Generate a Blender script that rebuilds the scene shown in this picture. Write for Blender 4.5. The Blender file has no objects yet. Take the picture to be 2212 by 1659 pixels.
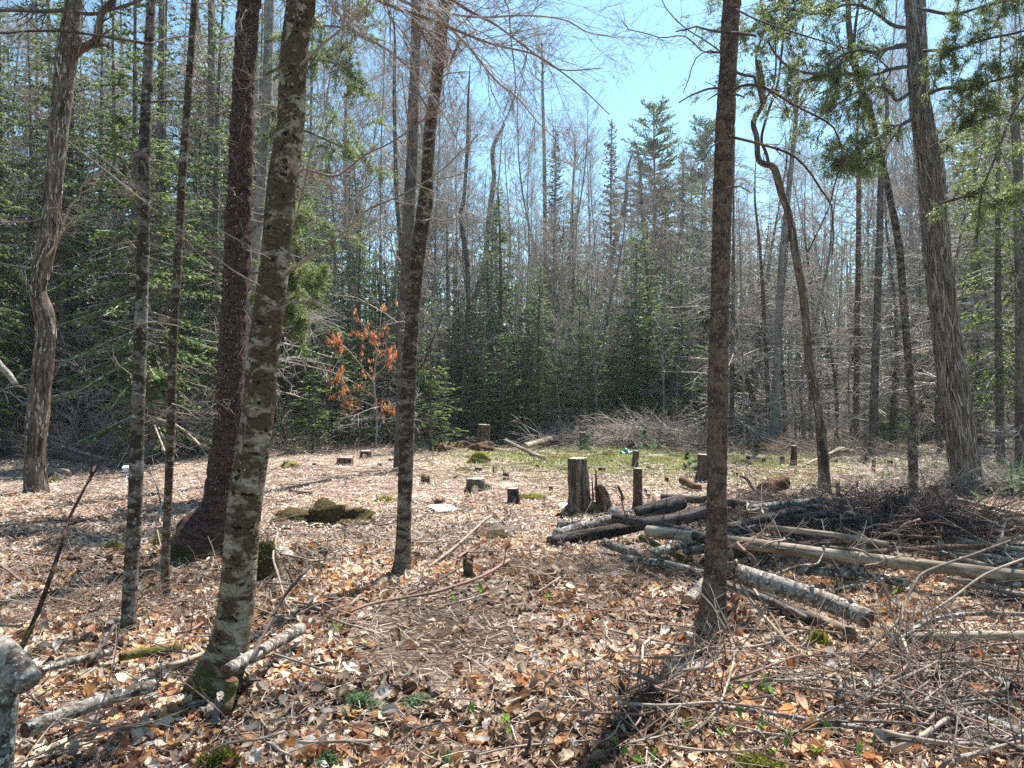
import bpy, math
import numpy as np
from mathutils import Vector, Matrix

# ------------------------------------------------------------------ camera, sky, sun, exposure
sc = bpy.context.scene
col = sc.collection
CAM_H = 1.62
F = 1650.0                 # focal length in units of a 2212 x 1659 picture
CX, CY, HY = 1106.0, 829.5, 848.0
PITCH = math.atan((HY - CY) / F)

cam_data = bpy.data.cameras.new('camera')
cam_data.sensor_fit = 'HORIZONTAL'
cam_data.sensor_width = 36.0
cam_data.lens = 36.0 * F / 2212.0
cam_data.clip_start = 0.05
cam_data.clip_end = 600
cam = bpy.data.objects.new('camera', cam_data)
col.objects.link(cam)
sc.camera = cam

SUN_AZ, SUN_EL = math.radians(31), math.radians(60)
sunv = Vector((math.sin(SUN_AZ) * math.cos(SUN_EL), math.cos(SUN_AZ) * math.cos(SUN_EL), math.sin(SUN_EL)))

world = bpy.data.worlds.new('World')
sc.world = world
world.use_nodes = True
wn, wl = world.node_tree.nodes, world.node_tree.links
wn.clear()
w_out = wn.new('ShaderNodeOutputWorld')
w_bg = wn.new('ShaderNodeBackground')
w_bg.inputs['Strength'].default_value = 0.085
w_sky = wn.new('ShaderNodeTexSky')
w_sky.sky_type = 'NISHITA'
w_sky.sun_disc = False
w_sky.sun_elevation = SUN_EL
w_sky.sun_rotation = SUN_AZ
w_sky.air_density = 1.0
w_sky.dust_density = 0.6
w_sky.ozone_density = 1.6
# small white clouds low over the horizon
w_tc = wn.new('ShaderNodeTexCoord')
w_map = wn.new('ShaderNodeMapping')
w_map.inputs['Scale'].default_value = (3.0, 3.0, 9.0)
w_noise = wn.new('ShaderNodeTexNoise')
w_noise.inputs['Scale'].default_value = 1.6
w_noise.inputs['Detail'].default_value = 6
w_ramp = wn.new('ShaderNodeValToRGB')
w_ramp.color_ramp.elements[0].position = 0.56
w_ramp.color_ramp.elements[1].position = 0.68
w_sep = wn.new('ShaderNodeSeparateXYZ')
w_band = wn.new('ShaderNodeMapRange')
w_band.inputs['From Min'].default_value = 0.22
w_band.inputs['From Max'].default_value = 0.12
w_mul = wn.new('ShaderNodeMath'); w_mul.operation = 'MULTIPLY'
w_mix = wn.new('ShaderNodeMix'); w_mix.data_type = 'RGBA'
w_mix.inputs[7].default_value = (9.0, 9.2, 9.6, 1)
wl.new(w_tc.outputs['Generated'], w_map.inputs['Vector'])
wl.new(w_map.outputs[0], w_noise.inputs['Vector'])
wl.new(w_noise.outputs['Fac'], w_ramp.inputs[0])
wl.new(w_tc.outputs['Generated'], w_sep.inputs[0])
wl.new(w_sep.outputs['Z'], w_band.inputs['Value'])
wl.new(w_ramp.outputs[0], w_mul.inputs[0])
wl.new(w_band.outputs[0], w_mul.inputs[1])
wl.new(w_mul.outputs[0], w_mix.inputs[0])
w_tint = wn.new('ShaderNodeMix'); w_tint.data_type = 'RGBA'; w_tint.blend_type = 'MULTIPLY'
w_tint.inputs[0].default_value = 1.0
w_tint.inputs[7].default_value = (0.80, 1.06, 1.02, 1)
wl.new(w_sky.outputs[0], w_tint.inputs[6])
wl.new(w_tint.outputs[2], w_mix.inputs[6])
wl.new(w_mix.outputs[2], w_bg.inputs['Color'])
wl.new(w_bg.outputs[0], w_out.inputs['Surface'])

sun_data = bpy.data.lights.new('sun', 'SUN')
sun_data.energy = 5.0
sun_data.angle = math.radians(0.53)
sun_data.color = (1.0, 0.955, 0.90)
sun = bpy.data.objects.new('sun', sun_data)
sun.rotation_euler = sunv.to_track_quat('Z', 'Y').to_euler()
sun.location = (0, 0, 40)
col.objects.link(sun)

sc.view_settings.view_transform = 'Standard'
sc.view_settings.look = 'None'
sc.view_settings.gamma = 1.0
sc.view_settings.exposure = 1.5
sc.view_settings.use_curve_mapping = False
sc.cycles.max_bounces = 6
sc.cycles.diffuse_bounces = 3
sc.cycles.transmission_bounces = 4
sc.cycles.use_denoising = False

RS = np.random.RandomState(11)

# ------------------------------------------------------------------ numeric helpers
def vn(p, seed=0):
    """value noise in 0..1 at points p (N,3)"""
    p = np.asarray(p, float)
    i = np.floor(p).astype(np.int64)
    f = p - i
    f = f * f * (3 - 2 * f)
    def h(a, b, c):
        n = (a * 374761393 + b * 668265263 + c * 2147483647 + seed * 1013904223) & 0xffffffff
        n = ((n ^ (n >> 13)) * 1274126177) & 0xffffffff
        return ((n ^ (n >> 16)) & 0xffff) / 65535.0
    x, y, z = i[:, 0], i[:, 1], i[:, 2]
    u, v, w = f[:, 0], f[:, 1], f[:, 2]
    def lx(b, c): return h(x, y + b, z + c) * (1 - u) + h(x + 1, y + b, z + c) * u
    def ly(c): return lx(0, c) * (1 - v) + lx(1, c) * v
    return ly(0) * (1 - w) + ly(1) * w

def vn2(x, y, s, seed=0):
    x = np.asarray(x, float); y = np.asarray(y, float)
    sh = x.shape
    return vn(np.stack([x.ravel() * s, y.ravel() * s, np.zeros(x.size) + .5], 1), seed).reshape(sh)

def smooth(a, b, x):
    t = np.clip((np.asarray(x, float) - a) / (b - a), 0, 1)
    return t * t * (3 - 2 * t)

def H(x, y):
    """ground height"""
    x = np.asarray(x, float); y = np.asarray(y, float)
    z = 0.16 * (vn2(x, y, .28, 1) - .5) + 0.09 * (vn2(x, y, .8, 2) - .5) + 0.05 * (vn2(x, y, 2.3, 3) - .5)
    z = z * smooth(0, 3, y) 
    z = z + 2.6 * smooth(32, 75, y) + 1.6 * smooth(8, 30, x) * smooth(20, 45, y)
    return z

def H1(x, y):
    return float(H(np.array([x]), np.array([y]))[0])

cam.location = (0, 0, CAM_H + H1(0, 0))
cam.rotation_euler = (math.pi / 2 + PITCH, 0, 0)
CZ = cam.location.z

def ray(px, py):
    u, v = (px - CX) / F, (CY - py) / F
    c, s = math.cos(PITCH), math.sin(PITCH)
    y, z = c - v * s, s + v * c
    return u / y, z / y            # x and z per unit of depth

def P(px, py, d):
    a, b = ray(px, py)
    return np.array([a * d, d, CZ + b * d])

def at(px, py, lift=0.0):
    """where the sight line through (px, py) meets the ground raised by lift"""
    a, b = ray(px, py)
    ds = np.concatenate([np.arange(1.5, 14, .02), np.arange(14, 90, .08)])
    g = H(a * ds, ds) + lift
    z = CZ + b * ds
    k = np.argmax(z <= g) if (z <= g).any() else len(ds) - 1
    d = ds[k]
    return np.array([a * d, d, CZ + b * d])

def catmull(pts, n):
    pts = np.asarray(pts, float)
    if len(pts) < 3:
        t = np.linspace(0, 1, n)[:, None]
        return pts[0] * (1 - t) + pts[-1] * t
    q = np.vstack([2 * pts[0] - pts[1], pts, 2 * pts[-1] - pts[-2]])
    seg = np.linalg.norm(np.diff(pts[:, :3], axis=0), axis=1)
    cum = np.concatenate([[0], np.cumsum(seg)])
    s = np.linspace(0, cum[-1] * .99999, n)
    k = np.clip(np.searchsorted(cum, s, side='right') - 1, 0, len(seg) - 1)
    t = ((s - cum[k]) / np.maximum(seg[k], 1e-9))[:, None]
    a, b, c, d = q[k], q[k + 1], q[k + 2], q[k + 3]
    return .5 * ((2 * b) + (-a + c) * t + (2 * a - 5 * b + 4 * c - d) * t ** 2 + (-a + 3 * b - 3 * c + d) * t ** 3)

def unit(v):
    return v / np.maximum(np.linalg.norm(v, axis=-1, keepdims=True), 1e-9)

# ------------------------------------------------------------------ geometry collector
class Geo:
    def __init__(s):
        s.V, s.Q, s.T, s.B, s.C, s.n = [], [], [], [], [], 0
    def add(s, V, Q=None, T=None, bark=None, tint=None):
        V = np.asarray(V, np.float32).reshape(-1, 3)
        m = len(V)
        if m == 0: return
        if Q is not None and len(Q): s.Q.append(np.asarray(Q, np.int64).reshape(-1, 4) + s.n)
        if T is not None and len(T): s.T.append(np.asarray(T, np.int64).reshape(-1, 3) + s.n)
        s.B.append(np.asarray(bark, np.float32).reshape(-1, 3) if bark is not None else V.copy())
        if tint is None: tint = np.ones((m, 3))
        s.C.append(np.broadcast_to(np.asarray(tint, np.float32), (m, 3)))
        s.V.append(V); s.n += m
    def mesh(s, name, mat, origin=(0, 0, 0), flat=False):
        me = bpy.data.meshes.new(name)
        if not s.V: return me
        V = np.concatenate(s.V) - np.asarray(origin, np.float32)
        Q = np.concatenate(s.Q) if s.Q else np.zeros((0, 4), np.int64)
        T = np.concatenate(s.T) if s.T else np.zeros((0, 3), np.int64)
        me.vertices.add(len(V)); me.vertices.foreach_set('co', V.astype(np.float32).ravel())
        loops = np.concatenate([Q.ravel(), T.ravel()]).astype(np.int32)
        me.loops.add(len(loops)); me.loops.foreach_set('vertex_index', loops)
        starts = np.concatenate([np.arange(len(Q)) * 4, len(Q) * 4 + np.arange(len(T)) * 3]).astype(np.int32)
        me.polygons.add(len(starts)); me.polygons.foreach_set('loop_start', starts)
        try:
            me.polygons.foreach_set('loop_total', np.concatenate([np.full(len(Q), 4), np.full(len(T), 3)]).astype(np.int32))
        except Exception: pass
        a = me.attributes.new('bark', 'FLOAT_VECTOR', 'POINT'); a.data.foreach_set('vector', np.concatenate(s.B).ravel())
        c = np.concatenate(s.C); c = np.concatenate([c, np.ones((len(c), 1), np.float32)], 1)
        a = me.attributes.new('tint', 'FLOAT_COLOR', 'POINT'); a.data.foreach_set('color', c.astype(np.float32).ravel())
        me.update(calc_edges=True)
        if not flat:
            me.polygons.foreach_set('use_smooth', np.ones(len(starts), bool))
        if mat is not None: me.materials.append(mat)
        return me

def link(name, me, loc=(0, 0, 0), parent=None):
    o = bpy.data.objects.new(name, me)
    o.location = [float(q) for q in loc]
    col.objects.link(o)
    if parent is not None: o.parent = parent
    return o

def tag(o, label=None, cat=None, group=None, kind=None):
    if label: o['label'] = label
    if cat: o['category'] = cat
    if group: o['group'] = group
    if kind or cat: o['kind'] = kind or 'thing'
    return o

def thing(name, label, cat, loc, group=None):
    o = bpy.data.objects.new(name, None)
    o.empty_display_size = .2
    o.location = [float(q) for q in loc]
    col.objects.link(o)
    return tag(o, label, cat, group)

# ------------------------------------------------------------------ shapes
def frames(C):
    T = unit(np.gradient(C, axis=0))
    up = np.array([0, 0, 1.0]) if abs(T[0][2]) < .9 else np.array([1.0, 0, 0])
    n = np.cross(up, T[0]); n /= np.linalg.norm(n)
    Ns = np.empty_like(C)
    for i in range(len(C)):
        n = n - T[i] * n.dot(T[i]); n /= np.linalg.norm(n); Ns[i] = n
    return T, Ns, np.cross(T, Ns)

def tube(g, pts, radii, sides=12, n=None, bump=0.0, bs=8.0, ridge=0.0, flare=0.0, flare_h=.2, lobes=4,
         seed=0, tint=None, cap=True, flake=0.0):
    """a tapered, uneven trunk, log or branch along pts"""
    pts = np.asarray(pts, float)
    L = np.linalg.norm(np.diff(pts, axis=0), axis=1).sum()
    if n is None: n = max(4, int(L / .12))
    PR = catmull(np.column_stack([pts, radii]), n)
    C, R = PR[:, :3], np.maximum(PR[:, 3], .0008)
    _, N1, N2 = frames(C)
    s = np.concatenate([[0], np.cumsum(np.linalg.norm(np.diff(C, axis=0), axis=1))])
    th = np.linspace(0, 2 * np.pi, sides, endpoint=False)
    TH, S = np.meshgrid(th, s)
    RR = np.repeat(R[:, None], sides, 1)
    rr = np.random.RandomState(seed + 5)
    ph = rr.rand() * 6.28
    if flare:
        lob = .5 + .5 * np.cos(lobes * TH + ph) + .35 * np.cos((lobes + 1) * TH + ph * 2)
        RR = RR * (1 + flare * np.exp(-(S / flare_h) ** 1.2) * (.45 + .75 * np.clip(lob, 0, 2)))
    q = np.stack([np.cos(TH) * bs * R.mean(), np.sin(TH) * bs * R.mean(), S * bs * .6], -1).reshape(-1, 3)
    if bump:
        RR = RR * (1 + bump * (vn(q + seed * 7.3, seed).reshape(RR.shape) - .5) * 2
                   + bump * .6 * (vn(q * 2.7 + 3, seed + 1).reshape(RR.shape) - .5))
    if flake:
        q2 = np.stack([np.cos(TH) * 3.1, np.sin(TH) * 3.1, S * 26], -1).reshape(-1, 3)
        f = vn(q2, seed + 9).reshape(RR.shape)
        RR = RR * (1 + flake * (smooth(.45, .6, f) - .5))
    if ridge:
        w = vn(np.stack([np.cos(TH) * 1.2, np.sin(TH) * 1.2, S * 1.6], -1).reshape(-1, 3), seed + 3).reshape(RR.shape)
        k = int(sides / 3.2)
        RR = RR * (1 + ridge * (np.abs(np.cos(k * .5 * TH + w * 7)) - .6))
    V = C[:, None, :] + RR[..., None] * (np.cos(TH)[..., None] * N1[:, None, :] + np.sin(TH)[..., None] * N2[:, None, :])
    i = np.arange(n - 1)[:, None] * sides; j = np.arange(sides)[None, :]; j2 = (j + 1) % sides
    Q = np.stack([i + j, i + j2, i + sides + j2, i + sides + j], -1).reshape(-1, 4)
    B = np.stack([np.cos(TH) * R.mean(), np.sin(TH) * R.mean(), S], -1).reshape(-1, 3) + np.array([seed * 1.7, 0, 0])
    V = V.reshape(-1, 3)
    T = []
    if cap:
        V = np.vstack([V, C[0], C[-1]]); B = np.vstack([B, B[0], B[-2]])
        m = n * sides
        for a in range(sides):
            T.append((m, (a + 1) % sides, a)); T.append((m + 1, (n - 1) * sides + a, (n - 1) * sides + (a + 1) % sides))
    g.add(V, Q, T, bark=B, tint=tint)
    return C, R

def segs(g, P0, P1, R0, R1, sides=3, tint=None):
    """many thin straight pieces at once"""
    P0 = np.asarray(P0); P1 = np.asarray(P1)
    m = len(P0)
    if m == 0: return
    T = unit(P1 - P0)
    ref = np.where(np.abs(T[:, 2:3]) < .8, np.array([[0, 0, 1.0]]), np.array([[1.0, 0, 0]]))
    A = unit(np.cross(ref, T)); Bv = np.cross(T, A)
    th = np.linspace(0, 2 * np.pi, sides, endpoint=False)
    ring = A[:, None, :] * np.cos(th)[None, :, None] + Bv[:, None, :] * np.sin(th)[None, :, None]
    V = np.concatenate([P0[:, None, :] + ring * np.asarray(R0)[:, None, None],
                        P1[:, None, :] + ring * np.asarray(R1)[:, None, None]], 1)
    base = np.arange(m)[:, None] * (2 * sides)
    Q = []
    for a in range(sides):
        b = (a + 1) % sides
        Q.append(np.stack([base[:, 0] + a, base[:, 0] + b, base[:, 0] + sides + b, base[:, 0] + sides + a], 1))
    t = None
    if tint is not None:
        tint = np.asarray(tint)
        t = np.repeat(tint, 2 * sides, 0) if tint.ndim == 2 else tint
    g.add(V.reshape(-1, 3), np.concatenate(Q), tint=t)

def grow(rs, S, D, L, R, levels, K=4, wob=.22, up=0.0, tipr=.35):
    """branches that branch again; returns start, end, radii of all the pieces"""
    S = np.atleast_2d(S); D = unit(np.atleast_2d(D)); L = np.atleast_1d(L).astype(float); R = np.atleast_1d(R).astype(float)
    out = []
    for lv in range(len(levels) + 1):
        N = len(S)
        pts = np.empty((N, K + 1, 3)); pts[:, 0] = S
        dirs = np.empty((N, K, 3)); d = D.copy()
        for k in range(K):
            d = unit(d + rs.normal(0, wob, (N, 3)) + np.array([0, 0, up]))
            dirs[:, k] = d
            pts[:, k + 1] = pts[:, k] + d * (L / K)[:, None]
        rad = R[:, None] * np.linspace(1, tipr, K + 1)[None, :]
        out.append((pts[:, :-1].reshape(-1, 3), pts[:, 1:].reshape(-1, 3), rad[:, :-1].ravel(), rad[:, 1:].ravel()))
        if lv == len(levels): break
        nc, lr, ang, rr = levels[lv]
        idx = np.repeat(np.arange(N), nc)
        t = rs.uniform(.12, .98, len(idx)) * K
        k = np.minimum(t.astype(int), K - 1); f = (t - k)[:, None]
        S = pts[idx, k] * (1 - f) + pts[idx, k + 1] * f
        pd = dirs[idx, k]
        perp = unit(np.cross(pd, rs.normal(0, 1, (len(idx), 3))))
        a = np.radians(ang) * rs.uniform(.7, 1.3, len(idx))[:, None]
        D = pd * np.cos(a) + perp * np.sin(a)
        L = L[idx] * lr * (1.15 - .6 * t / K) * rs.uniform(.6, 1.3, len(idx))
        R = np.maximum(R[idx] * rr * (1.1 - .5 * t / K), .0012)
    return [np.concatenate([o[i] for o in out]) for i in range(4)]

def rot(yaw, tx, ty):
    cy, sy, cx, sx, cz, sz = np.cos(yaw), np.sin(yaw), np.cos(tx), np.sin(tx), np.cos(ty), np.sin(ty)
    Z = np.zeros_like(yaw); O = Z + 1
    Rz = np.stack([cy, -sy, Z, sy, cy, Z, Z, Z, O], -1).reshape(-1, 3, 3)
    Rx = np.stack([O, Z, Z, Z, cx, -sx, Z, sx, cx], -1).reshape(-1, 3, 3)
    Ry = np.stack([cz, Z, sz, Z, O, Z, -sz, Z, cz], -1).reshape(-1, 3, 3)
    return Rz @ Rx @ Ry

def scatter(g, TV, TQ, TT, pos, M, scale, tint, squash=None):
    m = len(pos); k = len(TV)
    V = np.einsum('nij,kj->nki', M, TV) * scale[:, None, None] + pos[:, None, :]
    off = np.arange(m)[:, None, None] * k
    Q = (TQ[None] + off).reshape(-1, 4) if TQ is not None and len(TQ) else None
    T = (TT[None] + off).reshape(-1, 3) if TT is not None and len(TT) else None
    B = np.broadcast_to(TV[None], (m, k, 3)).reshape(-1, 3)
    g.add(V.reshape(-1, 3), Q, T, bark=B, tint=np.repeat(tint, k, 0))

# ------------------------------------------------------------------ materials
class Mat:
    def __init__(s, name, rough=.9, spec=.15):
        s.m = bpy.data.materials.new(name); s.m.use_nodes = True
        s.n, s.l = s.m.node_tree.nodes, s.m.node_tree.links
        s.b = s.n['Principled BSDF']; s.out = s.n['Material Output']
        s.b.inputs['Roughness'].default_value = rough
        s.b.inputs['Specular IOR Level'].default_value = spec
    def attr(s, name, out='Vector'):
        a = s.n.new('ShaderNodeAttribute'); a.attribute_name = name; return a.outputs[out]
    def mapv(s, v, scale, loc=(0, 0, 0)):
        m = s.n.new('ShaderNodeMapping'); m.inputs['Scale'].default_value = scale; m.inputs['Location'].default_value = loc
        s.l.new(v, m.inputs[0]); return m.outputs[0]
    def noise(s, v, scale=1, detail=4, rough=.6, dist=0):
        t = s.n.new('ShaderNodeTexNoise'); t.inputs['Scale'].default_value = scale; t.inputs['Detail'].default_value = detail
        t.inputs['Roughness'].default_value = rough; t.inputs['Distortion'].default_value = dist
        s.l.new(v, t.inputs['Vector']); return t.outputs['Fac']
    def voro(s, v, scale=1, feat='F1'):
        t = s.n.new('ShaderNodeTexVoronoi'); t.feature = feat; t.inputs['Scale'].default_value = scale
        s.l.new(v, t.inputs['Vector']); return t.outputs['Distance']
    def ramp(s, f, els):
        r = s.n.new('ShaderNodeValToRGB'); e = r.color_ramp.elements
        while len(e) < len(els): e.new(.5)
        for q, (p, c) in zip(e, els):
            q.position = p; q.color = (c, c, c, 1) if isinstance(c, (int, float)) else (*c, 1)
        s.l.new(f, r.inputs[0]); return r.outputs[0]
    def mix(s, f, a, b, blend='MIX'):
        m = s.n.new('ShaderNodeMix'); m.data_type = 'RGBA'; m.blend_type = blend
        for i, v in ((0, f), (6, a), (7, b)):
            if isinstance(v, (int, float)): m.inputs[i].default_value = v if i == 0 else (v, v, v, 1)
            elif isinstance(v, tuple): m.inputs[i].default_value = (*v, 1)
            else: s.l.new(v, m.inputs[i])
        return m.outputs[2]
    def sepz(s, v):
        x = s.n.new('ShaderNodeSeparateXYZ'); s.l.new(v, x.inputs[0]); return x.outputs[2]
    def color(s, c):
        s.l.new(c, s.b.inputs['Base Color']); return s
    def bump(s, h, dist=.01, strength=1.0):
        b = s.n.new('ShaderNodeBump'); b.inputs['Distance'].default_value = dist; b.inputs['Strength'].default_value = strength
        s.l.new(h, b.inputs['Height']); s.l.new(b.outputs[0], s.b.inputs['Normal']); return s
    def translucent(s, c, fac):
        t = s.n.new('ShaderNodeBsdfTranslucent'); s.l.new(c, t.inputs[0])
        m = s.n.new('ShaderNodeMixShader'); m.inputs[0].default_value = fac
        s.l.new(s.b.outputs[0], m.inputs[1]); s.l.new(t.outputs[0], m.inputs[2]); s.l.new(m.outputs[0], s.out.inputs[0])
        return s

def bark(name, base, patch, spot, scale=(6, 6, 6), p_at=.55, s_at=.62, patch2=None, moss=0.0, bump=.006, fine=(30, 30, 30), mosscol=(.055, .06, .012), cracks=0, zdark=0, soft=1.0):
    M = Mat(name)
    v = M.attr('bark')
    n1 = M.noise(M.mapv(v, scale), 1, 5, .62, .4)
    n2 = M.noise(M.mapv(v, tuple(q * 2.1 for q in scale), (4, 2, 7)), 1, 5, .65, .3)
    nf = M.noise(M.mapv(v, fine), 1, 3, .6)
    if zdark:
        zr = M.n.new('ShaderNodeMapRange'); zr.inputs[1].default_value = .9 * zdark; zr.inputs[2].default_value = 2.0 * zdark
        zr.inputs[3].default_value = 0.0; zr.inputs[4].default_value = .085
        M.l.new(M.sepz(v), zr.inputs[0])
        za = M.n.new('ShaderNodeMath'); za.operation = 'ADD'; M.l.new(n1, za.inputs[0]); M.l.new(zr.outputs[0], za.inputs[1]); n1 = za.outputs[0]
    c = M.mix(M.ramp(n1, [(p_at - .03 * soft, 0.0), (p_at + .04 * soft, 1.0)]), base, patch)
    if patch2:
        n3 = M.noise(M.mapv(v, tuple(q * .7 for q in scale), (9, 5, 1)), 1, 4, .55, .2)
        c = M.mix(M.ramp(n3, [(.59 - .02 * soft, 0.0), (.60 + .03 * soft, .8)]), c, patch2)
    c = M.mix(M.ramp(n2, [(s_at, 0.0), (s_at + .03, 1.0)]), c, spot)
    c = M.mix(.85, c, M.ramp(nf, [(.3, .45), (.7, 1.25)]), 'MULTIPLY')
    hgt = nf
    if cracks:
        cr = M.noise(M.mapv(v, (cracks, cracks, cracks * .09)), 1, 3, .6, .5)
        c = M.mix(M.ramp(cr, [(.40, .0), (.5, 1.0)]), M.mix(.8, c, (.16, .13, .11), 'MULTIPLY'), c)
        hgt = M.mix(.75, nf, cr)
    if moss:
        z = M.sepz(v)
        mr = M.n.new('ShaderNodeMapRange'); mr.inputs[1].default_value = 0; mr.inputs[2].default_value = moss
        mr.inputs[3].default_value = .75; mr.inputs[4].default_value = .0
        M.l.new(z, mr.inputs[0])
        ad = M.n.new('ShaderNodeMath'); ad.operation = 'ADD'; M.l.new(mr.outputs[0], ad.inputs[0]); M.l.new(n2, ad.inputs[1])
        c = M.mix(M.ramp(ad.outputs[0], [(.78, 0.0), (.95, .92)]), c, mosscol)
    M.color(c).bump(hgt, bump)
    return M.m

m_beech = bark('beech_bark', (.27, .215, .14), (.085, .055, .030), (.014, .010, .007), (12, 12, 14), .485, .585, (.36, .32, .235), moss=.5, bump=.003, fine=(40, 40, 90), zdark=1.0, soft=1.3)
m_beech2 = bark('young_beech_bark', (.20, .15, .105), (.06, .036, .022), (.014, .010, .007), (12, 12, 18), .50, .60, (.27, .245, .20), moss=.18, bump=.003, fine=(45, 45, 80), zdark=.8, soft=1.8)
m_spruce = bark('spruce_bark', (.090, .046, .036), (.042, .022, .018), (.18, .15, .145), (14, 14, 24), .5, .655, None, moss=.5, bump=.012, fine=(60, 60, 60), mosscol=(.03, .032, .008))
m_spruce2 = bark('ringed_spruce_bark', (.15, .098, .068), (.075, .046, .033), (.23, .19, .15), (16, 16, 15), .5, .66, None, moss=.28, bump=.008, fine=(70, 70, 34), mosscol=(.03, .026, .01))
m_fir = bark('fir_bark', (.15, .12, .095), (.05, .034, .026), (.30, .29, .26), (11, 11, 14), .48, .60, (.22, .20, .18), moss=.3, bump=.004, fine=(60, 60, 60))
m_cedar = bark('cedar_bark', (.20, .16, .125), (.125, .095, .072), (.26, .24, .21), (9, 9, 1.6), .5, .66, None, moss=.35, bump=.02, fine=(55, 55, 7), cracks=48)
m_old = bark('ridged_bark', (.17, .125, .09), (.10, .07, .05), (.42, .39, .35), (12, 12, 2.6), .5, .60, None, moss=.2, bump=.02, fine=(40, 40, 10), cracks=22)
m_dark = bark('dark_forest_bark', (.14, .115, .095), (.08, .062, .05), (.28, .265, .24), (6, 6, 5), .5, .62, None, bump=.01, fine=(30, 30, 16))  # dark brown bark colour for trunks, stumps and logs
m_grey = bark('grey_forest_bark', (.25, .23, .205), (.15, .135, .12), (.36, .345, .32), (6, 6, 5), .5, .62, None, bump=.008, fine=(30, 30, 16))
m_log = bark('lichen_log_bark', (.20, .185, .155), (.07, .055, .042), (.42, .42, .38), (12, 12, 12), .5, .56, None, bump=.006, fine=(50, 50, 50))
m_blacklog = bark('black_log_bark', (.075, .066, .060), (.034, .028, .025), (.30, .29, .28), (16, 16, 10), .5, .66, None, bump=.016, fine=(50, 50, 24), cracks=18)  # pale grey spots paint a silver sheen into the bark colour
m_peeled = bark('peeled_wood', (.36, .30, .225), (.21, .16, .11), (.10, .07, .05), (10, 10, 2.2), .50, .64, None, bump=.004, fine=(60, 60, 5))
m_birch = bark('birch_log_bark', (.27, .245, .21), (.12, .09, .07), (.60, .56, .50), (16, 16, 24), .5, .58, None, bump=.005, fine=(40, 40, 80))
m_rotten = bark('rotten_wood', (.16, .085, .045), (.07, .038, .022), (.26, .17, .10), (14, 14, 4), .5, .62, None, bump=.015, fine=(50, 50, 12), cracks=20)
m_stake = bark('stump_bark', (.17, .115, .08), (.10, .06, .042), (.24, .20, .165), (14, 14, 6), .5, .64, None, bump=.01, fine=(60, 60, 20), cracks=18)
m_mossbark = bark('mossy_bark', (.12, .085, .055), (.09, .085, .02), (.19, .17, .04), (10, 10, 8), .45, .58, None, bump=.012, fine=(50, 50, 50))

def twig_mat(name, a, b):
    M = Mat(name)
    n = M.noise(M.mapv(M.attr('bark'), (5, 5, 5)), 1, 3)
    c = M.ramp(n, [(.35, a), (.65, b)])
    M.color(M.mix(1.0, c, M.attr('tint', 'Color'), 'MULTIPLY'))
    return M.m
m_twig = twig_mat('bare_twigs', (.22, .19, .165), (.48, .43, .385))
m_twig_dark = twig_mat('dark_twigs', (.05, .038, .034), (.12, .095, .082))
m_twig_red = twig_mat('reddish_twigs', (.16, .09, .07), (.28, .18, .14))
m_stick = twig_mat('dry_sticks', (.15, .115, .09), (.34, .28, .225))

def leaf_mat(name, trans=.35, rough=.6, spec=.25, var=True, veins=False):
    M = Mat(name, rough, spec)
    c = M.attr('tint', 'Color')
    if var:
        v = M.attr('bark')
        n = M.noise(M.mapv(v, (2.2, 2.2, 2.2)), 1, 3)
        c = M.mix(.6, c, M.ramp(n, [(.3, .6), (.7, 1.25)]), 'MULTIPLY')
    M.color(c)
    if trans: M.translucent(c, trans)
    return M.m
m_leaf = leaf_mat('dead_beech_leaf', .34, .55, .3)
m_needle = leaf_mat('conifer_needles', .5, .5, .35, False)
m_flake = leaf_mat('bark_flake', 0, .8, .15)
m_green = leaf_mat('fresh_green_leaf', .45, .4, .4)

def wood_end(name, a, b, rings=60):
    M = Mat(name, .8)
    v = M.attr('bark')
    vm = M.n.new('ShaderNodeVectorMath'); vm.operation = 'LENGTH'; M.l.new(v, vm.inputs[0])
    w = M.n.new('ShaderNodeMath'); w.operation = 'MULTIPLY'; w.inputs[1].default_value = rings * 6.28
    M.l.new(vm.outputs['Value'], w.inputs[0])
    sn = M.n.new('ShaderNodeMath'); sn.operation = 'SINE'; M.l.new(w.outputs[0], sn.inputs[0])
    n = M.noise(M.mapv(v, (18, 18, 18)), 1, 4)
    ad = M.n.new('ShaderNodeMath'); ad.operation = 'MULTIPLY_ADD'; ad.inputs[1].default_value = .16; M.l.new(sn.outputs[0], ad.inputs[0]); M.l.new(n, ad.inputs[2])
    M.color(M.ramp(ad.outputs[0], [(.3, a), (.7, b)]))
    M.bump(n, .003)
    return M.m
m_cut = wood_end('cut_wood', (.30, .23, .15), (.52, .43, .31))
m_cut_grey = wood_end('weathered_cut_wood', (.24, .21, .18), (.42, .38, .33))
m_cut_dark = wood_end('rotten_cut_wood', (.05, .022, .015), (.15, .075, .045))
m_cut_tan = wood_end('tan_cut_wood', (.28, .17, .09), (.45, .30, .17))

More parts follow.
